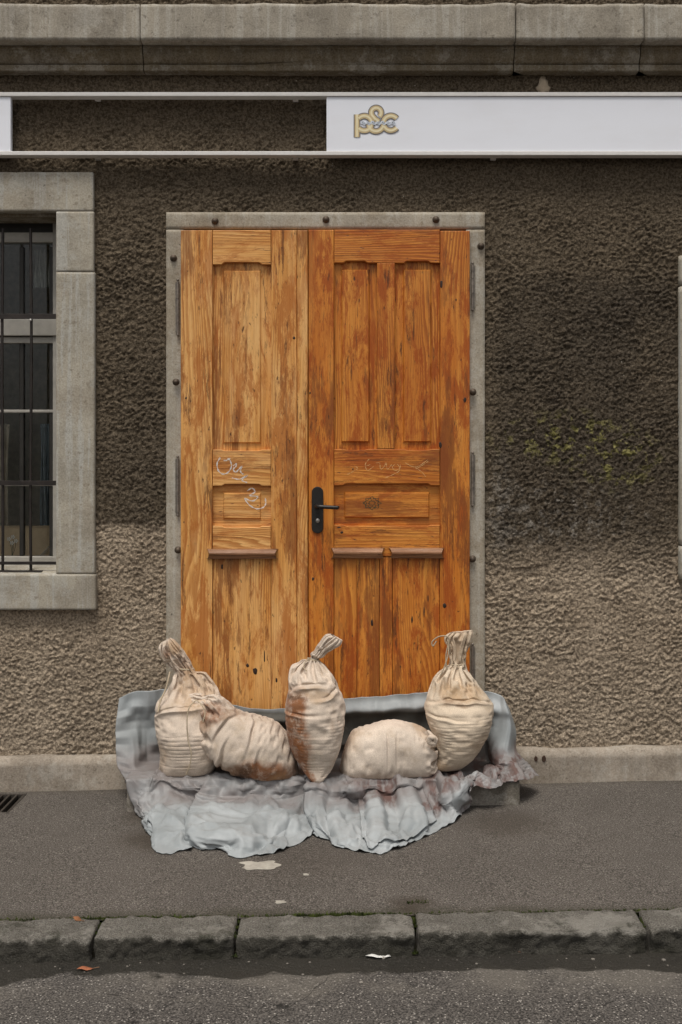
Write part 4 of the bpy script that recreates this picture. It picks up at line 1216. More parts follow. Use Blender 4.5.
def tarp_ctrl():
    T = []
    def colm(*a): T.append([tuple(p) for p in a])
    # rows: top of upstand, its middle, foot on the step, on the step, over the edge, drop, foot on pavement, hem
    colm(P(121, 697, 4.93), P(118, 728, 4.88), P(118, 756, 4.82), P(124, 772, 4.76), P(128, 781, 4.7), P(133, 795, 4.64), G(140, 812, .022), G(146, 821, .004))
    colm(P(134, 691, 4.93), P(133, 726, 4.9), P(136, 760, 4.8), P(142, 771, 4.72), P(146, 779, 4.66), P(147, 795, 4.58), G(150, 818, .045), G(153, 838, .004))
    colm(P(150, 689, 4.92), P(150, 725, 4.93), P(152, 762, 4.86), P(156, 769, 4.73), S(160, 774), P(160, 792, 4.6), G(159, 826, .05), G(160, 849, .003))
    colm(P(170, 688, 4.93), P(170, 720, 4.935), S(172, 758), S(174, 766), S(176, 775, .008), P(178, 790, 4.60), G(190, 818, .05), G(188, 847, .006))
    colm(P(188, 692, 4.935), P(188, 722, 4.935), S(188, 758), S(189, 767), S(192, 775, .01), P(200, 792, 4.62), G(203, 810, .006), G(190, 840, .003))
    colm(P(215, 699, 4.93), P(215, 725, 4.935), S(215, 757), S(215, 767), S(212, 775, .008), P(200, 795, 4.56), G(190, 822, .065), G(206, 847, .006))
    colm(P(240, 703, 4.925), P(240, 728, 4.935), S(240, 757), S(240, 767), S(240, 775, .01), P(240, 797, 4.55), G(236, 828, .07), G(238, 852, .004))
    colm(P(262, 706, 4.93), P(262, 728, 4.935), S(262, 757), S(262, 768), S(263, 775, .008), P(264, 795, 4.56), G(266, 824, .06), G(268, 850, .004))
    colm(P(285, 705, 4.93), P(285, 729, 4.935), S(285, 757), S(285, 767), S(286, 775, .01), P(289, 794, 4.6), G(291, 815, .05), G(293, 842, .004))
    colm(P(303, 703, 4.935), P(303, 728, 4.935), S(303, 757), S(303, 767), S(304, 775, .008), P(309, 790, 4.62), G(314, 808, .022), G(321, 829, .003))
    colm(P(317, 701, 4.93), P(317, 728, 4.935), S(317, 757), S(317, 768), S(311, 776, .02), P(309, 790, 4.56), G(311, 812, .05), G(318, 834, .012))
    colm(P(335, 697, 4.93), P(335, 726, 4.935), S(335, 757), S(335, 767), S(334, 777, .012), P(330, 797, 4.55), G(331, 824, .055), G(338, 845, .004))
    colm(P(356, 695, 4.925), P(356, 724, 4.935), S(356, 757), S(356, 767), S(356, 777, .02), P(356, 797, 4.57), G(358, 826, .05), G(366, 852, .004))
    colm(P(378, 694, 4.93), P(378, 722, 4.935), S(378, 757), S(378, 767), S(378, 776, .012), P(378, 795, 4.57), G(384, 824, .05), G(388, 850, .004))
    colm(P(402, 692, 4.925), P(402, 720, 4.935), S(402, 757), S(402, 767), S(402, 774, .02), P(404, 792, 4.58), G(412, 818, .045), G(416, 840, .004))
    colm(P(425, 690, 4.93), P(425, 720, 4.935), S(425, 757), S(425, 766), S(428, 772, .014), P(432, 788, 4.6), G(440, 806, .04), G(448, 826, .004))
    colm(P(446, 690, 4.93), P(446, 720, 4.935), S(446, 757), S(446, 766), S(450, 770, .02), P(455, 778, 4.57), P(461, 789, 4.52), G(465, 808, .02))
    colm(P(464, 690, 4.93), P(465, 720, 4.935), S(466, 757), S(468, 764), S(470, 769, .02), P(473, 774, 4.62), P(475, 779, 4.58), P(474, 786, 4.55))
    colm(P(484, 689, 4.92), P(484, 722, 4.93), S(484, 756), S(486, 762), P(490, 766, 4.70), P(493, 772, 4.65), P(494, 778, 4.6), P(494, 783, 4.57))
    colm(P(499, 692, 4.90), P(497, 724, 4.87), P(492, 750, 4.82), P(497, 758, 4.76), P(501, 764, 4.72), P(504, 769, 4.68), P(507, 774, 4.64), P(508, 778, 4.61))
    colm(P(505, 697, 4.88), P(510, 722, 4.84), P(507, 746, 4.80), P(511, 754, 4.76), P(515, 761, 4.73), P(519, 767, 4.70), P(522, 772, 4.67), P(524, 775, 4.65))
    colm(P(509, 703, 4.93), P(516, 726, 4.91), P(516, 744, 4.88), P(521, 752, 4.86), P(526, 758, 4.84), P(530, 763, 4.82), P(534, 768, 4.79), P(537, 771, 4.77))
    return np.array(T)
TC = tarp_ctrl()
NU, NV = 460, 250
def resample(A, n0, n1):
    A = catmull(A, n0)
    return np.swapaxes(catmull(np.swapaxes(A, 0, 1), n1), 0, 1).copy()
def bilinear(A, n0, n1):
    i = np.linspace(0, A.shape[0] - 1.0001, n0); j = np.linspace(0, A.shape[1] - 1.0001, n1)
    i0, j0 = i.astype(int), j.astype(int)
    fi, fj = (i - i0)[:, None, None], (j - j0)[None, :, None]
    return (A[i0][:, j0] * (1 - fi) + A[i0 + 1][:, j0] * fi) * (1 - fj) + (A[i0][:, j0 + 1] * (1 - fi) + A[i0 + 1][:, j0 + 1] * fi) * fj
def tarp_surface():
    A = None
    for lev, (nu, nv, its, att, sl, nz, nf) in enumerate(((66, 36, 260, .010, 1.15, .034, 5.0), (232, 126, 90, .045, .40, .003, 20.0))):
        if A is None: A = resample(TC, nu, nv)
        else: A = .25 * resample(A, nu, nv) + .75 * bilinear(A, nu, nv)
        u = np.linspace(0, 1, nu)[:, None]; t = np.linspace(0, 1, nv)[None, :]
        onstep = sstep(.27, .33, t) * sstep(.50, .44, t)
        wing = sstep(.90, .94, u) * sstep(.6, .4, t)
        k = (1 - .75 * onstep) * (1 - .6 * wing) * sl * (1 - .7 * sstep(.27, .2, t) * sstep(.12, .2, u))
        su = 1.0 + (.12 + .09 * vn(u * 6, t * 4, 0, 2)) * k
        sv = 1.0 + (.07 + .07 * vn(u * 6, t * 4, 5, 2)) * k
        A = relax_cloth(A, su, sv, False, its, att, .01 if lev == 0 else .015, .0002 if lev == 0 else 0, nz, nf, 4 + lev, lambda q: keep_clear(q.copy()))
    t = np.linspace(0, 1, NV)[None, :]; u = np.linspace(0, 1, NU)[:, None]
    A = resample(A, NU, NV)
    du = np.gradient(A, axis=0); dv = np.gradient(A, axis=1)
    n = np.cross(du, dv); n /= np.linalg.norm(n, axis=2)[..., None] + 1e-9
    n = np.where((n[..., 1] - n[..., 2] * .9)[..., None] > 0, -n, n)
    bb = np.concatenate([np.zeros((NU, 1)), np.cumsum(np.linalg.norm(np.diff(A, axis=1), axis=2), axis=1)], 1)
    aa = A[..., 0] + .006 * vn(A[..., 0] * 14, bb * 14, 0, 61)
    r_ = np.random.RandomState(5)
    h = np.zeros((NU, NV))
    for k in range(240):
        a0, b0 = r_.uniform(-1.0, .95), r_.uniform(.45, 1.3)
        ph = r_.uniform(0, math.pi) if b0 > .75 else r_.normal(0, .6)
        ln, wd = r_.uniform(.05, .22), r_.uniform(.010, .034)
        s_ = (aa - a0) * math.cos(ph) + (bb - b0) * math.sin(ph)
        q_ = -(aa - a0) * math.sin(ph) + (bb - b0) * math.cos(ph)
        side = np.where(s_ > 0, 1.0, r_.uniform(.35, .8))                  # one flank steeper, like a pressed fold
        h += wd * r_.uniform(.22, .5) * np.clip(1 - np.abs(s_) / (wd * side), 0, 1) * np.clip(1 - (q_ / ln) ** 2, 0, 1)
    A = A + n * (h * (1 - .6 * sstep(.27, .33, t) * sstep(.50, .44, t)))[..., None]
    lip = np.exp(-((t - .055 - .018 * vn(u * 9, 0, 0, 44)) / .030) ** 2) * (.7 + .5 * vn(u * 14, 2, 0, 45)) * sstep(.10, .16, u)
    A[..., 1] -= .034 * lip
    rag = sstep(.955, 1, t)
    A[..., 1] += rag * (.012 * vn(u * 55, 0, 0, 31) + .008 * vn(u * 140, 0, 0, 32))
    return A
def keep_clear(A, lift=.004):
    x, y, z_ = A[..., 0], A[..., 1], A[..., 2]
    y[:] = np.minimum(y, np.where((x > -.83) & (x < .68), -.052 - lift, -.058 - lift))
    gz_ = ground(x) + .004 * fbm(x * 2.2, y * 2.2, 0, 77, 3) + lift
    z_[:] = np.maximum(z_, gz_)
    ins = (x > STEP_X0 - .004) & (x < STEP_X1 + .004) & (y > STEP_FRONT - .006)
    near = ins & (z_ < STEP_TOP + .004 + lift)
    front = near & (y < STEP_FRONT + .05) & (z_ < STEP_TOP - .015)
    y[:] = np.where(front, STEP_FRONT - .007 - lift, y)
    z_[:] = np.where(near & ~front, STEP_TOP + .004 + lift, z_)
    return A
A = keep_clear(tarp_surface())
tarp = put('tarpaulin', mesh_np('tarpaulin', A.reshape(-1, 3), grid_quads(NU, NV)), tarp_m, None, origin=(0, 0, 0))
md = tarp.modifiers.new('thickness', 'SOLIDIFY'); md.thickness = .0016; md.offset = 1
tag(tarp, 'crumpled grey plastic tarpaulin spread over the doorstep under the sandbags', 'tarpaulin')
# a corner of the sheet turned back on itself
u0, u1, t0, t1 = .575, .70, .70, .985
n1, n2 = 60, 50
ui = np.linspace(u0, u1, n1)[:, None]; ti = np.linspace(t0, t1, n2)[None, :]
ui2 = np.clip(ui + .010 * (ti - t0) + 0 * ti, 0, 1); ti2 = np.clip(ti - .12 * ((ui - u0) / (u1 - u0)) * .4 + .02 * np.sin(ui * 60), 0, 1)
iu = ui2 * (NU - 1); it = ti2 * (NV - 1)
i0, j0 = np.floor(iu).astype(int).clip(0, NU - 2), np.floor(it).astype(int).clip(0, NV - 2)
fu, fv = (iu - i0)[..., None], (it - j0)[..., None]
F = A[i0, j0] * (1 - fu) * (1 - fv) + A[i0 + 1, j0] * fu * (1 - fv) + A[i0, j0 + 1] * (1 - fu) * fv + A[i0 + 1, j0 + 1] * fu * fv
F[..., 2] += .010 + .004 * vn(ui * 60, ti * 9, 0, 4); F[..., 1] -= .006
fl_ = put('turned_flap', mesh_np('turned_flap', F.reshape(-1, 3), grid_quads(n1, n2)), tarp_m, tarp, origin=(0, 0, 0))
fl_.modifiers.new('thickness', 'SOLIDIFY').thickness = .0016

# ------------------------------------------------------------------ sandbags
def mk_bag(name, stains_and_shade, base=(0.62, 0.515, 0.42)):
    m = M(name, 0.9, 0.15)
    v = m.obj
    w = m.warp(m.warp(v, 9.0, .10), 40.0, .03)
    c = m.mix(m.ramp(m.noise(v, 7.0, 5, .6), .3, .7), tuple(x * .86 for x in base), tuple(min(1, x * 1.12) for x in base))
    c = m.mix(m.math('MULTIPLY', m.ramp(m.noise(v, 11.0, 7, .75), .50, .66), .38), c, (0.38, 0.28, 0.18))
    for cx, r, k, colr, sq in stains_and_shade:
        s = m.math('MULTIPLY', m.spot(w, cx, r, .38, sq), m.ramp(m.noise(v, 24.0, 8, .8), .36, .53, .40, 1.0))
        c = m.mix(m.math('MULTIPLY', s, k), c, colr)
    th = m.xyz(v)
    weave = m.noise(v, 330.0, 2, .6)
    c = m.mix(m.ramp(weave, .35, .65, .0, .3), c, (0.22, 0.17, 0.12))
    m.color(c)
    m.bump(m.math('ADD', m.math('MULTIPLY', weave, .5), m.noise(v, 90.0, 4, .65)), .35, .004)
    m.b.inputs['Sheen Weight'].default_value = .08
    return m.m
string_m = plain('jute_string', (0.42, 0.34, 0.24), .9, .1)
RUST, DARK, TAN, BROWN = (0.22, 0.066, 0.011), (0.06, 0.026, 0.011), (0.42, 0.26, 0.13), (0.20, 0.10, 0.045)

def bag_mesh(stations, d, n=112, m=150, e=2.3, lump=.007, ribs=(), creases=(), wr=.004, seed=1, flat=True, neck=.62, slack=.035, big=.9, pleats=()):
    """stations: (Lx, Ly, Rx, Ry, half depth, distance offset) from one end of the sack to the other"""
    st = np.array([(*P(a, b, d + o_), *P(c_, d_, d + o_), hd) for a, b, c_, d_, hd, o_ in stations])
    mid = (st[:, :3] + st[:, 3:6]) / 2
    seg = np.concatenate([[0], np.cumsum(np.linalg.norm(np.diff(mid, axis=0), axis=1) + .004)])
    S_ = catmull(st, 600); s_ = catmull(seg[:, None], 600)[:, 0]
    s_ = np.maximum.accumulate(s_); s_ /= s_[-1]
    tt = np.linspace(0, 1, m)
    Q = np.stack([np.interp(tt, s_, S_[:, k]) for k in range(7)], 1)
    Lp, Rp, hd = Q[:, :3], Q[:, 3:6], np.maximum(Q[:, 6], .002)
    C = (Lp + Rp) / 2; a = (Rp - Lp) / 2
    th = np.linspace(0, 2 * np.pi, n, endpoint=False)
    ct, st_ = np.cos(th), np.sin(th)
    sx = np.sign(ct) * np.abs(ct) ** (2 / e); sy = np.sign(st_) * np.abs(st_) ** (2 / e)
    Pp = C[:, None] + a[:, None] * sx[None, :, None] + np.array([0, -1, 0])[None, None] * (hd[:, None] * sy[None])[..., None]
    rad = Pp - C[:, None]
    R_ = np.linalg.norm(rad, axis=2)
    nrm = rad / (R_[..., None] + 1e-9)
    T = tt[:, None]; TH = th[None, :]
    cx, cy = np.cos(TH), np.sin(TH)
    p3 = [Pp[..., k] for k in range(3)]
    total = seg[-1]
    body = np.clip(R_ / .10, 0, 1)
    h = lump * fbm(p3[0] * 7, p3[1] * 7, p3[2] * 7, seed, 2) * body
    for t0_, t1_, pitch, amp in ribs:
        ph = T * total / pitch + .45 * vn(cx * 1.6, cy * 1.6, T * 9, seed + 7) + .12 * cx
        k = sstep(t0_, t0_ + .06, T) * sstep(t1_, t1_ - .06, T)
        k = k * (.35 + .65 * sstep(-.35, .35, vn(cx * 2.1, cy * 2.1, T * 7, seed + 8)))
        h = h - amp * k * np.exp(-(np.sin(np.pi * ph) / .38) ** 2)
    for tc, bow, wdt, amp, xc, xw in creases:
        x_ = (T - (tc + bow * cx ** 2 + .012 * vn(cx * 2, cy * 2, 0, seed + 12))) / wdt
        fr = sstep(-.1, .4, cy) * np.exp(-((cx - xc) / xw) ** 2)
        h = h + fr * amp * (np.exp(-((x_ + 1.0) ** 2) * 1.5) - 1.3 * np.exp(-(x_ ** 2) * 3))
    Pp = Pp + nrm * np.clip(h, -R_ * .6, R_ * .9)[..., None]
    # the cloth: as wide at the tie as at the belly, so it gathers there
    girth = np.linalg.norm(np.diff(np.concatenate([Pp, Pp[:, :1]], 1), axis=1), axis=2).sum(1)
    gmax = np.interp(tt, [0, .15, .85, 1], [1, 1, 1, 1]) * np.percentile(girth, 80)
    gat = np.clip(gmax / np.maximum(girth, 1e-3), 1, 2.1)
    near = sstep(neck - .22, neck, tt) if neck > .5 else sstep(neck + .22, neck, tt)
    endk = sstep(0, .05, tt) * sstep(1, .97, tt)
    sv_ = (1.035 + .035 * vn(T * 5, cx * 1.4, cy * 1.4, seed + 2)) + ((gat - 1) * .55 * near)[:, None]
    su_ = (1.03 + slack * (.6 + .9 * vn(T * 6, cx * 1.3, cy * 1.3, seed + 3))) * np.ones((m, n))
    def col_(q):
        q[..., 1] = np.minimum(q[..., 1], -.062)
        return q
    def wrapsample(A, n0, n1):
        A = catmull(A, n0)
        k_ = A.shape[1]
        A = np.concatenate([A[:, -2:], A, A[:, :3]], 1)                       # keep the seam smooth
        B = np.swapaxes(A, 0, 1)
        t_ = 2 + np.arange(n1) * k_ / n1
        i_ = np.floor(t_).astype(int); f = (t_ - i_)[:, None, None]
        p0, p1, p2, p3 = B[i_ - 1], B[i_], B[i_ + 1], B[np.minimum(i_ + 2, len(B) - 1)]
        r = 0.5 * (2 * p1 + (p2 - p0) * f + (2 * p0 - 5 * p1 + 4 * p2 - p3) * f ** 2 + (3 * p1 - p0 - 3 * p2 + p3) * f ** 3)
        return np.swapaxes(r, 0, 1).copy()
    c0, c1 = 50, 40
    pick = lambda A_: A_[np.linspace(0, m - 1, c0).astype(int)][:, (np.arange(c1) * n / c1).astype(int)]
    svc = 1 + (sv_ - 1) * endk[:, None]
    Q0 = relax_cloth(wrapsample(Pp, c0, c1), 1 + (pick(su_) - 1) * big, 1 + (pick(svc) - 1) * .9, True, 160, .014, .01, 0.0, .014, 12.0, seed, col_)
    Q0b = wrapsample(wrapsample(Pp, c0, c1), m, n)
    Pp = Pp + (wrapsample(Q0, m, n) - Q0b)
    Pp = relax_cloth(Pp, 1 + (su_ - 1) * .55, 1 + (svc - 1) * .5, True, 120, .03, .03, 0.0, .002, 24.0, seed, col_)
    Pp = wrapsample(Pp, 300, 2 * n)
    m, n = 300, 2 * n
    if flat:
        ins = (Pp[..., 1] > STEP_FRONT - .02)
        Pp[..., 2] = np.where(ins, np.maximum(Pp[..., 2], STEP_TOP + .010 + .25 * (Pp[..., 2] - STEP_TOP - .010) * 0), Pp[..., 2])
        Pp[..., 1] = np.minimum(Pp[..., 1], -.062)
    v = Pp.reshape(-1, 3)
    q = grid_quads(m, n, wrap=True)
    caps, cv = [], []
    nvt = len(v)
    for row, flip in ((0, False), (m - 1, True)):
        c_ = Pp[row].mean(0)
        ring = np.arange(row * n, row * n + n)
        ci = nvt + len(cv); cv.append(c_)
        for k in range(0, n, 2):
            f = (ring[k], ring[(k + 1) % n], ring[(k + 2) % n], ci)
            caps.append(f if flip else f[::-1])
    v = np.concatenate([v, np.array(cv)]); q = np.concatenate([q, np.array(caps)])
    return v, q
def bag(label, stations, d, stains_and_shade, parts=(), base=(0.62, 0.515, 0.42), **kw):
    v, q = bag_mesh(stations, d, **kw)
    lo = v.min(0); hi = v.max(0)
    org = ((lo[0] + hi[0]) / 2, (lo[1] + hi[1]) / 2, lo[2])
    root = tag(empty('sandbag', org), label, 'sandbag', 'sandbags heaped against the door')
    m = mk_bag('sack_cloth', stains_and_shade, base)
    o = put('sack', mesh_np('sack', v, q), m, root, origin=(0, 0, 0))
    return root, m
def string(root, pts, r=.0026, n=40): return tube('string', curve_pts(pts, n), r, string_m, root, 6)
def ring_at(c, rx_, ry_, tilt=(0, 0), turns=2):
    pts = []
    for k in range(turns * 16 + 1):
        an = k * 2 * math.pi / 16
        pts.append((c[0] + rx_ * math.cos(an), c[1] + ry_ * math.sin(an), c[2] + tilt[0] * math.cos(an) + tilt[1] * math.sin(an) + .0022 * (k / 16 - turns / 2)))
    return pts

# 1: leftmost, upright with long gathered neck
d1 = 4.755
b1, m1 = bag('upright cream sandbag at the far left with a long twisted neck and hanging string', [
    (163, 778, 206, 777, .03, 0), (158, 772, 214, 771, .085, 0), (160, 756, 220, 755, .115, 0), (157, 732, 222, 730, .12, 0), (155.5, 715, 222, 711, .105, 0.02),
    (156.5, 706, 222, 703, .09, .02), (161, 699.5, 219.5, 696, .062, .035), (168, 692, 214, 686, .036, .06), (173, 681, 205, 676, .026, .075), (175, 672, 194, 670, .02, .085),
    (169, 664, 189, 662, .024, .09), (163, 656, 184, 654, .026, .085), (160.5, 648, 178, 646, .026, .08), (164, 641.5, 171, 638.5, .014, .08)], d1,
    [(P(176, 650, d1), .05, .7, TAN, (1, .4, 1)), (P(183, 672, d1), .05, .75, BROWN, (1.0, .4, 1)), (P(196, 690, d1), .09, .55, TAN, (1, .4, 1)), (P(160, 772, d1), .045, .7, DARK, (1, .5, 1)), (P(164, 750, d1), .06, .4, TAN, (1.3, .5, 1)), (P(166, 660, d1), .03, .6, RUST, (1, .4, 1.2))],
    ribs=((.05, .36, .0165, .0022),), pleats=((.52, .70, 9, .020),), creases=((.50, -.05, .014, .012, -.3, .6),), lump=.008, seed=3)
string(b1, ring_at(P(184, 668.5, d1 + .09), .040, .026, (-.004, 0)), .003, 60)
string(b1, [P(196, 700, 4.66), P(189, 708, 4.625), P(187, 722, 4.615), P(188, 740, 4.615), P(191, 752, 4.615), P(190, 764, 4.622), P(186, 775, 4.64)], .0026)
string(b1, [P(196, 700, 4.66), P(201, 704, 4.625), P(205, 712, 4.61), P(203, 722, 4.60)], .0024)
string(b1, [P(170, 672, d1 + .05), P(166, 688, d1), P(160, 702, d1 - .04), P(158, 712, d1 - .06)], .004)
# 2: lying askew
d2 = 4.715
b2, m2 = bag('slumped sandbag second from left, rust stained along its lower edge', [
    (190, 694, 191, 707, .014, .04), (197, 695, 195, 712, .024, .03), (205, 697, 200, 716, .024, .02), (214, 698, 200, 727, .045, 0), (225, 702, 202, 744, .085, 0),
    (239, 710, 212, 760, .12, 0), (256, 716, 231, 772, .135, 0), (273, 722, 255, 779, .135, 0), (286, 734, 276, 780, .115, 0), (294.5, 751, 288, 780, .08, 0), (298, 767, 295, 779, .035, 0), (299, 773, 298, 777, .008, 0)], d2,
    [(P(264, 768, d2), .11, .95, RUST, (.75, .35, 1.6)), (P(248, 767, d2), .055, .85, DARK, (.9, .3, 1.2)), (P(228, 764, d2), .05, .6, BROWN, (.8, .3, 1.3)), (P(280, 772, d2), .05, .6, TAN, (1, .4, 1)), (P(212, 711, d2), .06, .75, RUST, (1, .4, 1.4)), (P(230, 713, d2), .05, .65, BROWN, (.9, .3, 2.0)), (P(206, 724, d2), .04, .7, BROWN, (1, .4, 1))],
    pleats=((.36, .12, 8, .020),), creases=((.42, .03, .02, .010, .5, .5), (.58, -.06, .025, .009, -.6, .4), (.33, .05, .018, .010, -.3, .5), (.66, .05, .02, .006, .3, .3)), lump=.010, wr=.005, seed=11, neck=.2, slack=.07)
string(b2, ring_at(P(203, 706, d2 + .02), .012, .030, (.0, .0), 2), .003, 60)
# 3: middle, tall upright
d3 = 4.665
b3, m3 = bag('tall pointed sandbag upright in the middle, neck tied, rust streak down one side', [
    (316, 785, 318.5, 785, .008, -.065), (309, 778, 325, 778, .04, -.045), (299.5, 764, 333.5, 764, .085, 0), (290.5, 745, 341, 745, .115, 0), (286, 722, 344, 721, .125, 0), (286, 705, 343, 702, .12, .01),
    (289, 690, 337.5, 687, .10, .02), (291, 678, 331, 676, .08, .035), (294, 669, 325, 669.5, .055, .05), (302, 663, 320, 663.5, .03, .06), (309, 659.5, 318, 659, .018, .065),
    (313, 654, 322, 656, .022, .065), (319, 645.5, 329.5, 650, .026, .06), (325, 637.5, 338, 645, .028, .06), (330, 634.5, 341.5, 641.5, .02, .06)], d3,
    [(P(297, 720, d3), .085, .95, RUST, (1.5, .3, .62)), (P(301, 755, d3), .075, .92, RUST, (1.6, .3, .6)), (P(308, 774, d3), .04, .85, RUST, (1.4, .3, .8)), (P(300, 696, d3), .03, .9, DARK, (.8, .3, 2)), (P(299, 716, d3), .035, .85, DARK, (1, .3, .7)), (P(318, 691, d3), .05, .5, TAN, (.6, .3, 2)), (P(334, 722, d3), .04, .4, BROWN, (1.5, .3, .8))],
    ribs=((.03, .47, .0140, .0022),), pleats=((.60, .84, 7, .018),), creases=((.645, -.03, .016, .013, -.1, .5), (.56, .03, .014, .007, .6, .4), (.47, .02, .012, .006, -.5, .4)), lump=.007, seed=21, neck=.72)
string(b3, ring_at(P(313.5, 659.5, d3 + .065), .025, .022, (-.004, 0)), .003, 60)
string(b3, [P(309, 660, d3 + .04), P(305, 662, d3 + .02), P(304, 668, d3 + .0), P(307, 671, d3 - .01)], .0024)
# 4: lying flat like a pillow
d4 = 4.745
b4, m4 = bag('plump cream sandbag lying flat like a pillow, knotted at its right end', [
    (340, 766, 341, 774, .014, 0), (344.5, 749, 344.5, 777, .08, 0), (353, 733, 352, 778.5, .11, 0), (369, 726, 368, 779, .125, 0), (389, 721.5, 390, 779, .13, 0), (408, 723.5, 411, 778, .12, 0), (422, 729, 425, 776, .105, 0), (430.5, 736, 433, 771, .08, 0), (434, 741, 436, 762, .045, 0), (436, 748, 437, 754, .01, 0)], d4,
    [(P(343, 772, d4), .035, .7, BROWN, (1, .4, 1)), (P(380, 777, d4), .09, .45, BROWN, (.5, .4, 1.8)), (P(354, 742, d4), .05, .3, TAN, (1, .4, 1)), (P(424, 728, d4), .04, .55, TAN, (.8, .4, 1.6))],
    pleats=((.93, 1.0, 9, .006), (.12, .0, 8, .006)), creases=((.50, .0, .02, .004, -.4, .35), (.58, .03, .018, .003, -.3, .3)), lump=.008, wr=.003, e=2.6, seed=31, neck=.97, slack=.03, big=.9, base=(0.65, 0.55, 0.455))
kv_, kq_ = tube_np(curve_pts([P(428, 731, 4.67), P(432, 736, 4.64), P(435, 739, 4.635), P(434, 743, 4.63), P(430, 742, 4.63), P(430, 738, 4.625), P(434, 738, 4.62), P(435, 742, 4.62)], 60), .013, 12, np.concatenate([np.linspace(.5, 1, 20), np.full(25, .9), np.linspace(.9, .2, 15)]))
kv_ += .002 * np.stack([vn(kv_[:, 0] * 70, kv_[:, 1] * 70, kv_[:, 2] * 70, s_) for s_ in (1, 2, 3)], 1)
put('knot', mesh_np('knot', kv_, kq_), mk_bag('knotted_cloth', [(P(433, 740, 4.63), .05, .7, TAN, (1, 1, 1))]), b4)
# 5: right, upright with open gathered mouth
d5 = 4.735
b5, m5 = bag('upright sandbag at the right with an open gathered mouth and loose drawstring', [
    (437, 770, 452, 770, .025, 0), (434, 766, 463, 766, .06, 0), (436.5, 756, 474, 755, .095, 0), (434, 741, 484, 740, .12, 0), (428.5, 724, 490.5, 723, .13, 0), (425, 709, 493, 709, .12, .01), (427, 699, 489.5, 700, .10, .02),
    (431.5, 689, 480.5, 690, .075, .035), (437, 679, 472, 680, .055, .05), (444, 671, 466, 671.5, .038, .065), (449.5, 664, 464, 664, .026, .07), (450, 655, 465, 655, .022, .07), (448, 646, 468, 645, .022, .07), (446, 639, 471, 637, .024, .07), (450, 633, 472, 631.5, .018, .07)], d5,
    [(P(466, 690, d5), .06, .6, TAN, (.7, .4, 1.5)), (P(447, 690, d5), .05, .55, TAN, (1, .4, 1)), (P(458, 650, d5), .06, .35, TAN, (1, .4, .7)), (P(436, 768, d5), .05, .5, TAN, (1, .4, 1)), (P(478, 740, d5), .06, .35, TAN, (1, .4, 1)), (P(458, 700, d5), .05, .6, BROWN, (.5, .4, 4))],  # last entry paints the fold shadow along the sag crease
    ribs=((.03, .46, .0150, .0020),), pleats=((.53, .72, 7, .020),), creases=((.545, -.045, .015, .015, .1, .8), (.42, .02, .014, .005, -.5, .4)), lump=.007, seed=41, base=(0.61, 0.50, 0.38))
string(b5, [P(447, 672, d5 + .03), P(446, 655, d5 + .04), P(449, 640, d5 + .04), P(445, 636, d5 + .03), P(438, 637, d5 + .02), P(432, 642, d5 + .02), P(433, 646, d5 + .02), P(436.5, 641, d5 + .02)], .003, 60)
string(b5, [P(440, 676, d5 + .02), P(444, 668, d5 + .03), P(448, 655, d5 + .035), P(449, 645, d5 + .04)], .0028)
string(b5, ring_at(P(457, 664, d5 + .07), .034, .030, (.0, .0), 1), .003, 40)

# ------------------------------------------------------------------ small things on the ground
# moss and grass in the seams along the kerb
def moss(name, spots, label, m):
    bm = bmesh.new()
    for x_, y_, zz, r_, cnt in spots:
        for _ in range(cnt):
            px_, py_ = x_ + rng.gauss(0, r_), y_ + rng.gauss(0, r_ * .35)
            hgt = rng.uniform(.003, .010) * (1.6 if rng.random() < .12 else 1)
            an = rng.uniform(0, 6.28); wd = rng.uniform(.0018, .005)
            b_ = Vector((px_, py_, zz - .003))
            lean = Vector((rng.uniform(-1, 1), rng.uniform(-1, 1), 0)) * hgt * .7
            sd = Vector((math.cos(an), math.sin(an), 0)) * wd
            vs_ = [bm.verts.new(b_ - sd), bm.verts.new(b_ + sd), bm.verts.new(b_ + sd * .4 + lean * .6 + Vector((0, 0, hgt * .75))), bm.verts.new(b_ + lean + Vector((0, 0, hgt)))]
            bm.faces.new(vs_[:3]); bm.faces.new((vs_[0], vs_[2], vs_[3]))
    o = put(name, mesh_bm(name, bm), m, None)
    return tag(o, label, 'moss', None, 'stuff')
mm = M('moss_green', .9, .1)
mm.color(mm.mix(mm.ramp(mm.noise(mm.obj, 30.0, 3), .35, .65), (0.028, 0.036, 0.012), (0.07, 0.085, 0.022)))
sp = []
x_ = -2.4
while x_ < 2.4:
    den = max(0, float(vn(x_ * 3.1, 0, 0, 5)) + .45)
    sp.append((x_, KB - .002 + rng.gauss(0, .003), ground(x_) - .002, .012, int(44 * den) + 8))
    x_ += .016
for k in kj[1:-1]:
    for _ in range(10):
        f_ = rng.random()
        sp.append((k + rng.gauss(0, .004), KB + (KF - KB) * f_, ground(k) - .012 - .05 * (f_ > .85), .006, 14))
g_ = G(418, 902)
for _ in range(4): sp.append((g_.x + rng.gauss(0, .03), g_.y + rng.gauss(0, .012), ground(g_.x), .018, 22))
moss('moss', sp, 'low green moss in the seam between pavement and kerb stones', mm.m)

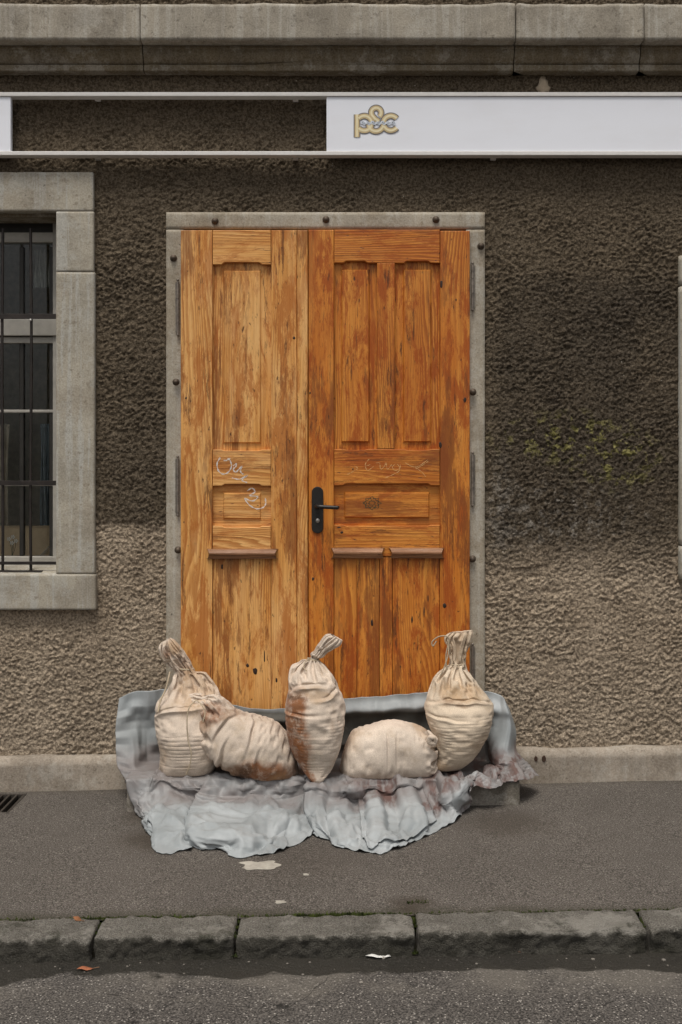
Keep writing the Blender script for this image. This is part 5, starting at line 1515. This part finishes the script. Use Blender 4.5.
# fallen leaves and paper scraps
def road_z(x, y): return ground(x) + ZR + 0.02 * float(sstep(-1.6, -4, y)) + .004 * float(fbm(x * 1.7, y * 2.6, 0, 78, 3))
def RD(px, py):
    d = 3.3
    for _ in range(8):
        p_ = P(px, py, d); d = (EYE - road_z(p_.x, p_.y)) * FPX / (py - HORIZON)
    return P(px, py, d)
def leaf(px, py, on_road, size, c, label, rot, hgt=.0):
    p_ = RD(px, py) if on_road else G(px, py)
    p_.z += .004 + hgt
    bm = bmesh.new()
    outl = [(0, -1), (.28, -.72), (.5, -.2), (.42, .3), (.2, .72), (0, 1.05), (-.22, .7), (-.46, .25), (-.5, -.25), (-.25, -.75)]
    ring = [bm.verts.new((a * (1 + .2 * math.sin(k * 5.0)), b, .22 * abs(a) ** 1.3 + .10 * math.sin(b * 3))) for k, (a, b) in enumerate(outl)]
    spine = [bm.verts.new((0, y_, .10 * math.sin(y_ * 3) - .03)) for y_ in (-.5, 0, .5)]
    loops = [(0, 1, 10), (1, 2, 10), (2, 11, 10), (2, 3, 11), (3, 12, 11), (3, 4, 12), (4, 5, 12), (5, 6, 12), (6, 7, 12), (7, 11, 12), (7, 8, 11), (8, 10, 11), (8, 9, 10), (9, 0, 10)]
    al = ring + spine
    for l_ in loops: bm.faces.new([al[i] for i in l_])
    ca, sa = math.cos(rot), math.sin(rot)
    for v in bm.verts:
        a, b, h_ = v.co * size
        v.co = Vector((a * ca - b * sa, a * sa + b * ca, h_)) + p_
    t_ = tag(empty('fallen_leaf', tuple(p_)), label, 'leaf', 'fallen leaves by the kerb')
    o = put('blade', mesh_bm('blade', bm, True), plain('dry_leaf', c, .7, .3, var=.3, scale=150), t_)
    o.modifiers.new('thickness', 'SOLIDIFY').thickness = .0006
    st0 = Vector((-sa * -1.0, ca * -1.0, 0)) * size + p_
    tube('stalk', curve_pts([st0, st0 + Vector((sa * .4, -ca * .4, .05)) * size, st0 + Vector((sa * .8, -ca * .7, .12)) * size], 8), size * .04, plain('leaf_stalk', (.2, .1, .05), .7), t_, 5)
leaf(77, 921, False, .021, (.27, .115, .05), 'small orange leaf lying on the left kerb stone', .9, .003)
leaf(85, 970, True, .024, (.33, .115, .055), 'bright orange leaf in the gutter below the left kerb joint', 1.7)
leaf(355, 952, True, .022, (.20, .085, .045), 'brown curled leaf in the gutter left of the white scrap', 1.2)
leaf(518, 952, True, .018, (.2, .085, .045), 'brown leaf in the gutter farthest to the right', 1.4)
def scrap(px, py, w_, h_, label, sd):
    p_ = RD(px, py); p_.z += .006
    n = 10
    u = np.linspace(-1, 1, n)[:, None]; t_ = np.linspace(-1, 1, 6)[None, :]
    Xs = p_.x + w_ * u * (1 - .15 * t_) + 0 * t_; Ys = p_.y + h_ * t_ * (1 - .35 * np.abs(u)) + 0 * u
    Zs = p_.z + .004 * vn(u * 2 + sd, t_ * 2, 0, 3) + .006 * (t_ > .5) * (1 - u ** 2)
    o = put('paper_scrap', mesh_np('paper_scrap', np.stack(np.broadcast_arrays(Xs, Ys, Zs), -1).reshape(-1, 3), grid_quads(n, 6)), paper_m, None)
    o.modifiers.new('thickness', 'SOLIDIFY').thickness = .001
    tag(o, label, 'paper', 'paper scraps in the gutter')
scrap(378, 955.5, .034, .030, 'larger white paper scrap in the gutter below the kerb', 1)
scrap(353, 954, .009, .018, 'tiny white paper scrap at the kerb foot beside the larger scrap', 2)
# grit washed into the gutter
bm = bmesh.new()
for k in range(70):
    x_ = rng.uniform(-1.5, 1.5)
    y_ = KF - abs(rng.gauss(0.02, .05)) - .008
    r_ = rng.uniform(.0012, .004) * (1.7 if rng.random() < .08 else 1)
    rr = bmesh.ops.create_icosphere(bm, subdivisions=1, radius=r_)
    s3 = (rng.uniform(.8, 1.4), rng.uniform(.7, 1.2), rng.uniform(.5, .8))
    for v in rr['verts']: v.co = Vector((v.co.x * s3[0] + x_, v.co.y * s3[1] + y_, v.co.z * s3[2] + road_z(x_, y_) + r_ * .4))
tag(put('grit', mesh_bm('grit', bm), plain('pale_grit', (.19, .17, .145), .9, .2, var=.5, scale=20), None), 'pale grit and pebbles washed along the gutter', 'grit', None, 'stuff')
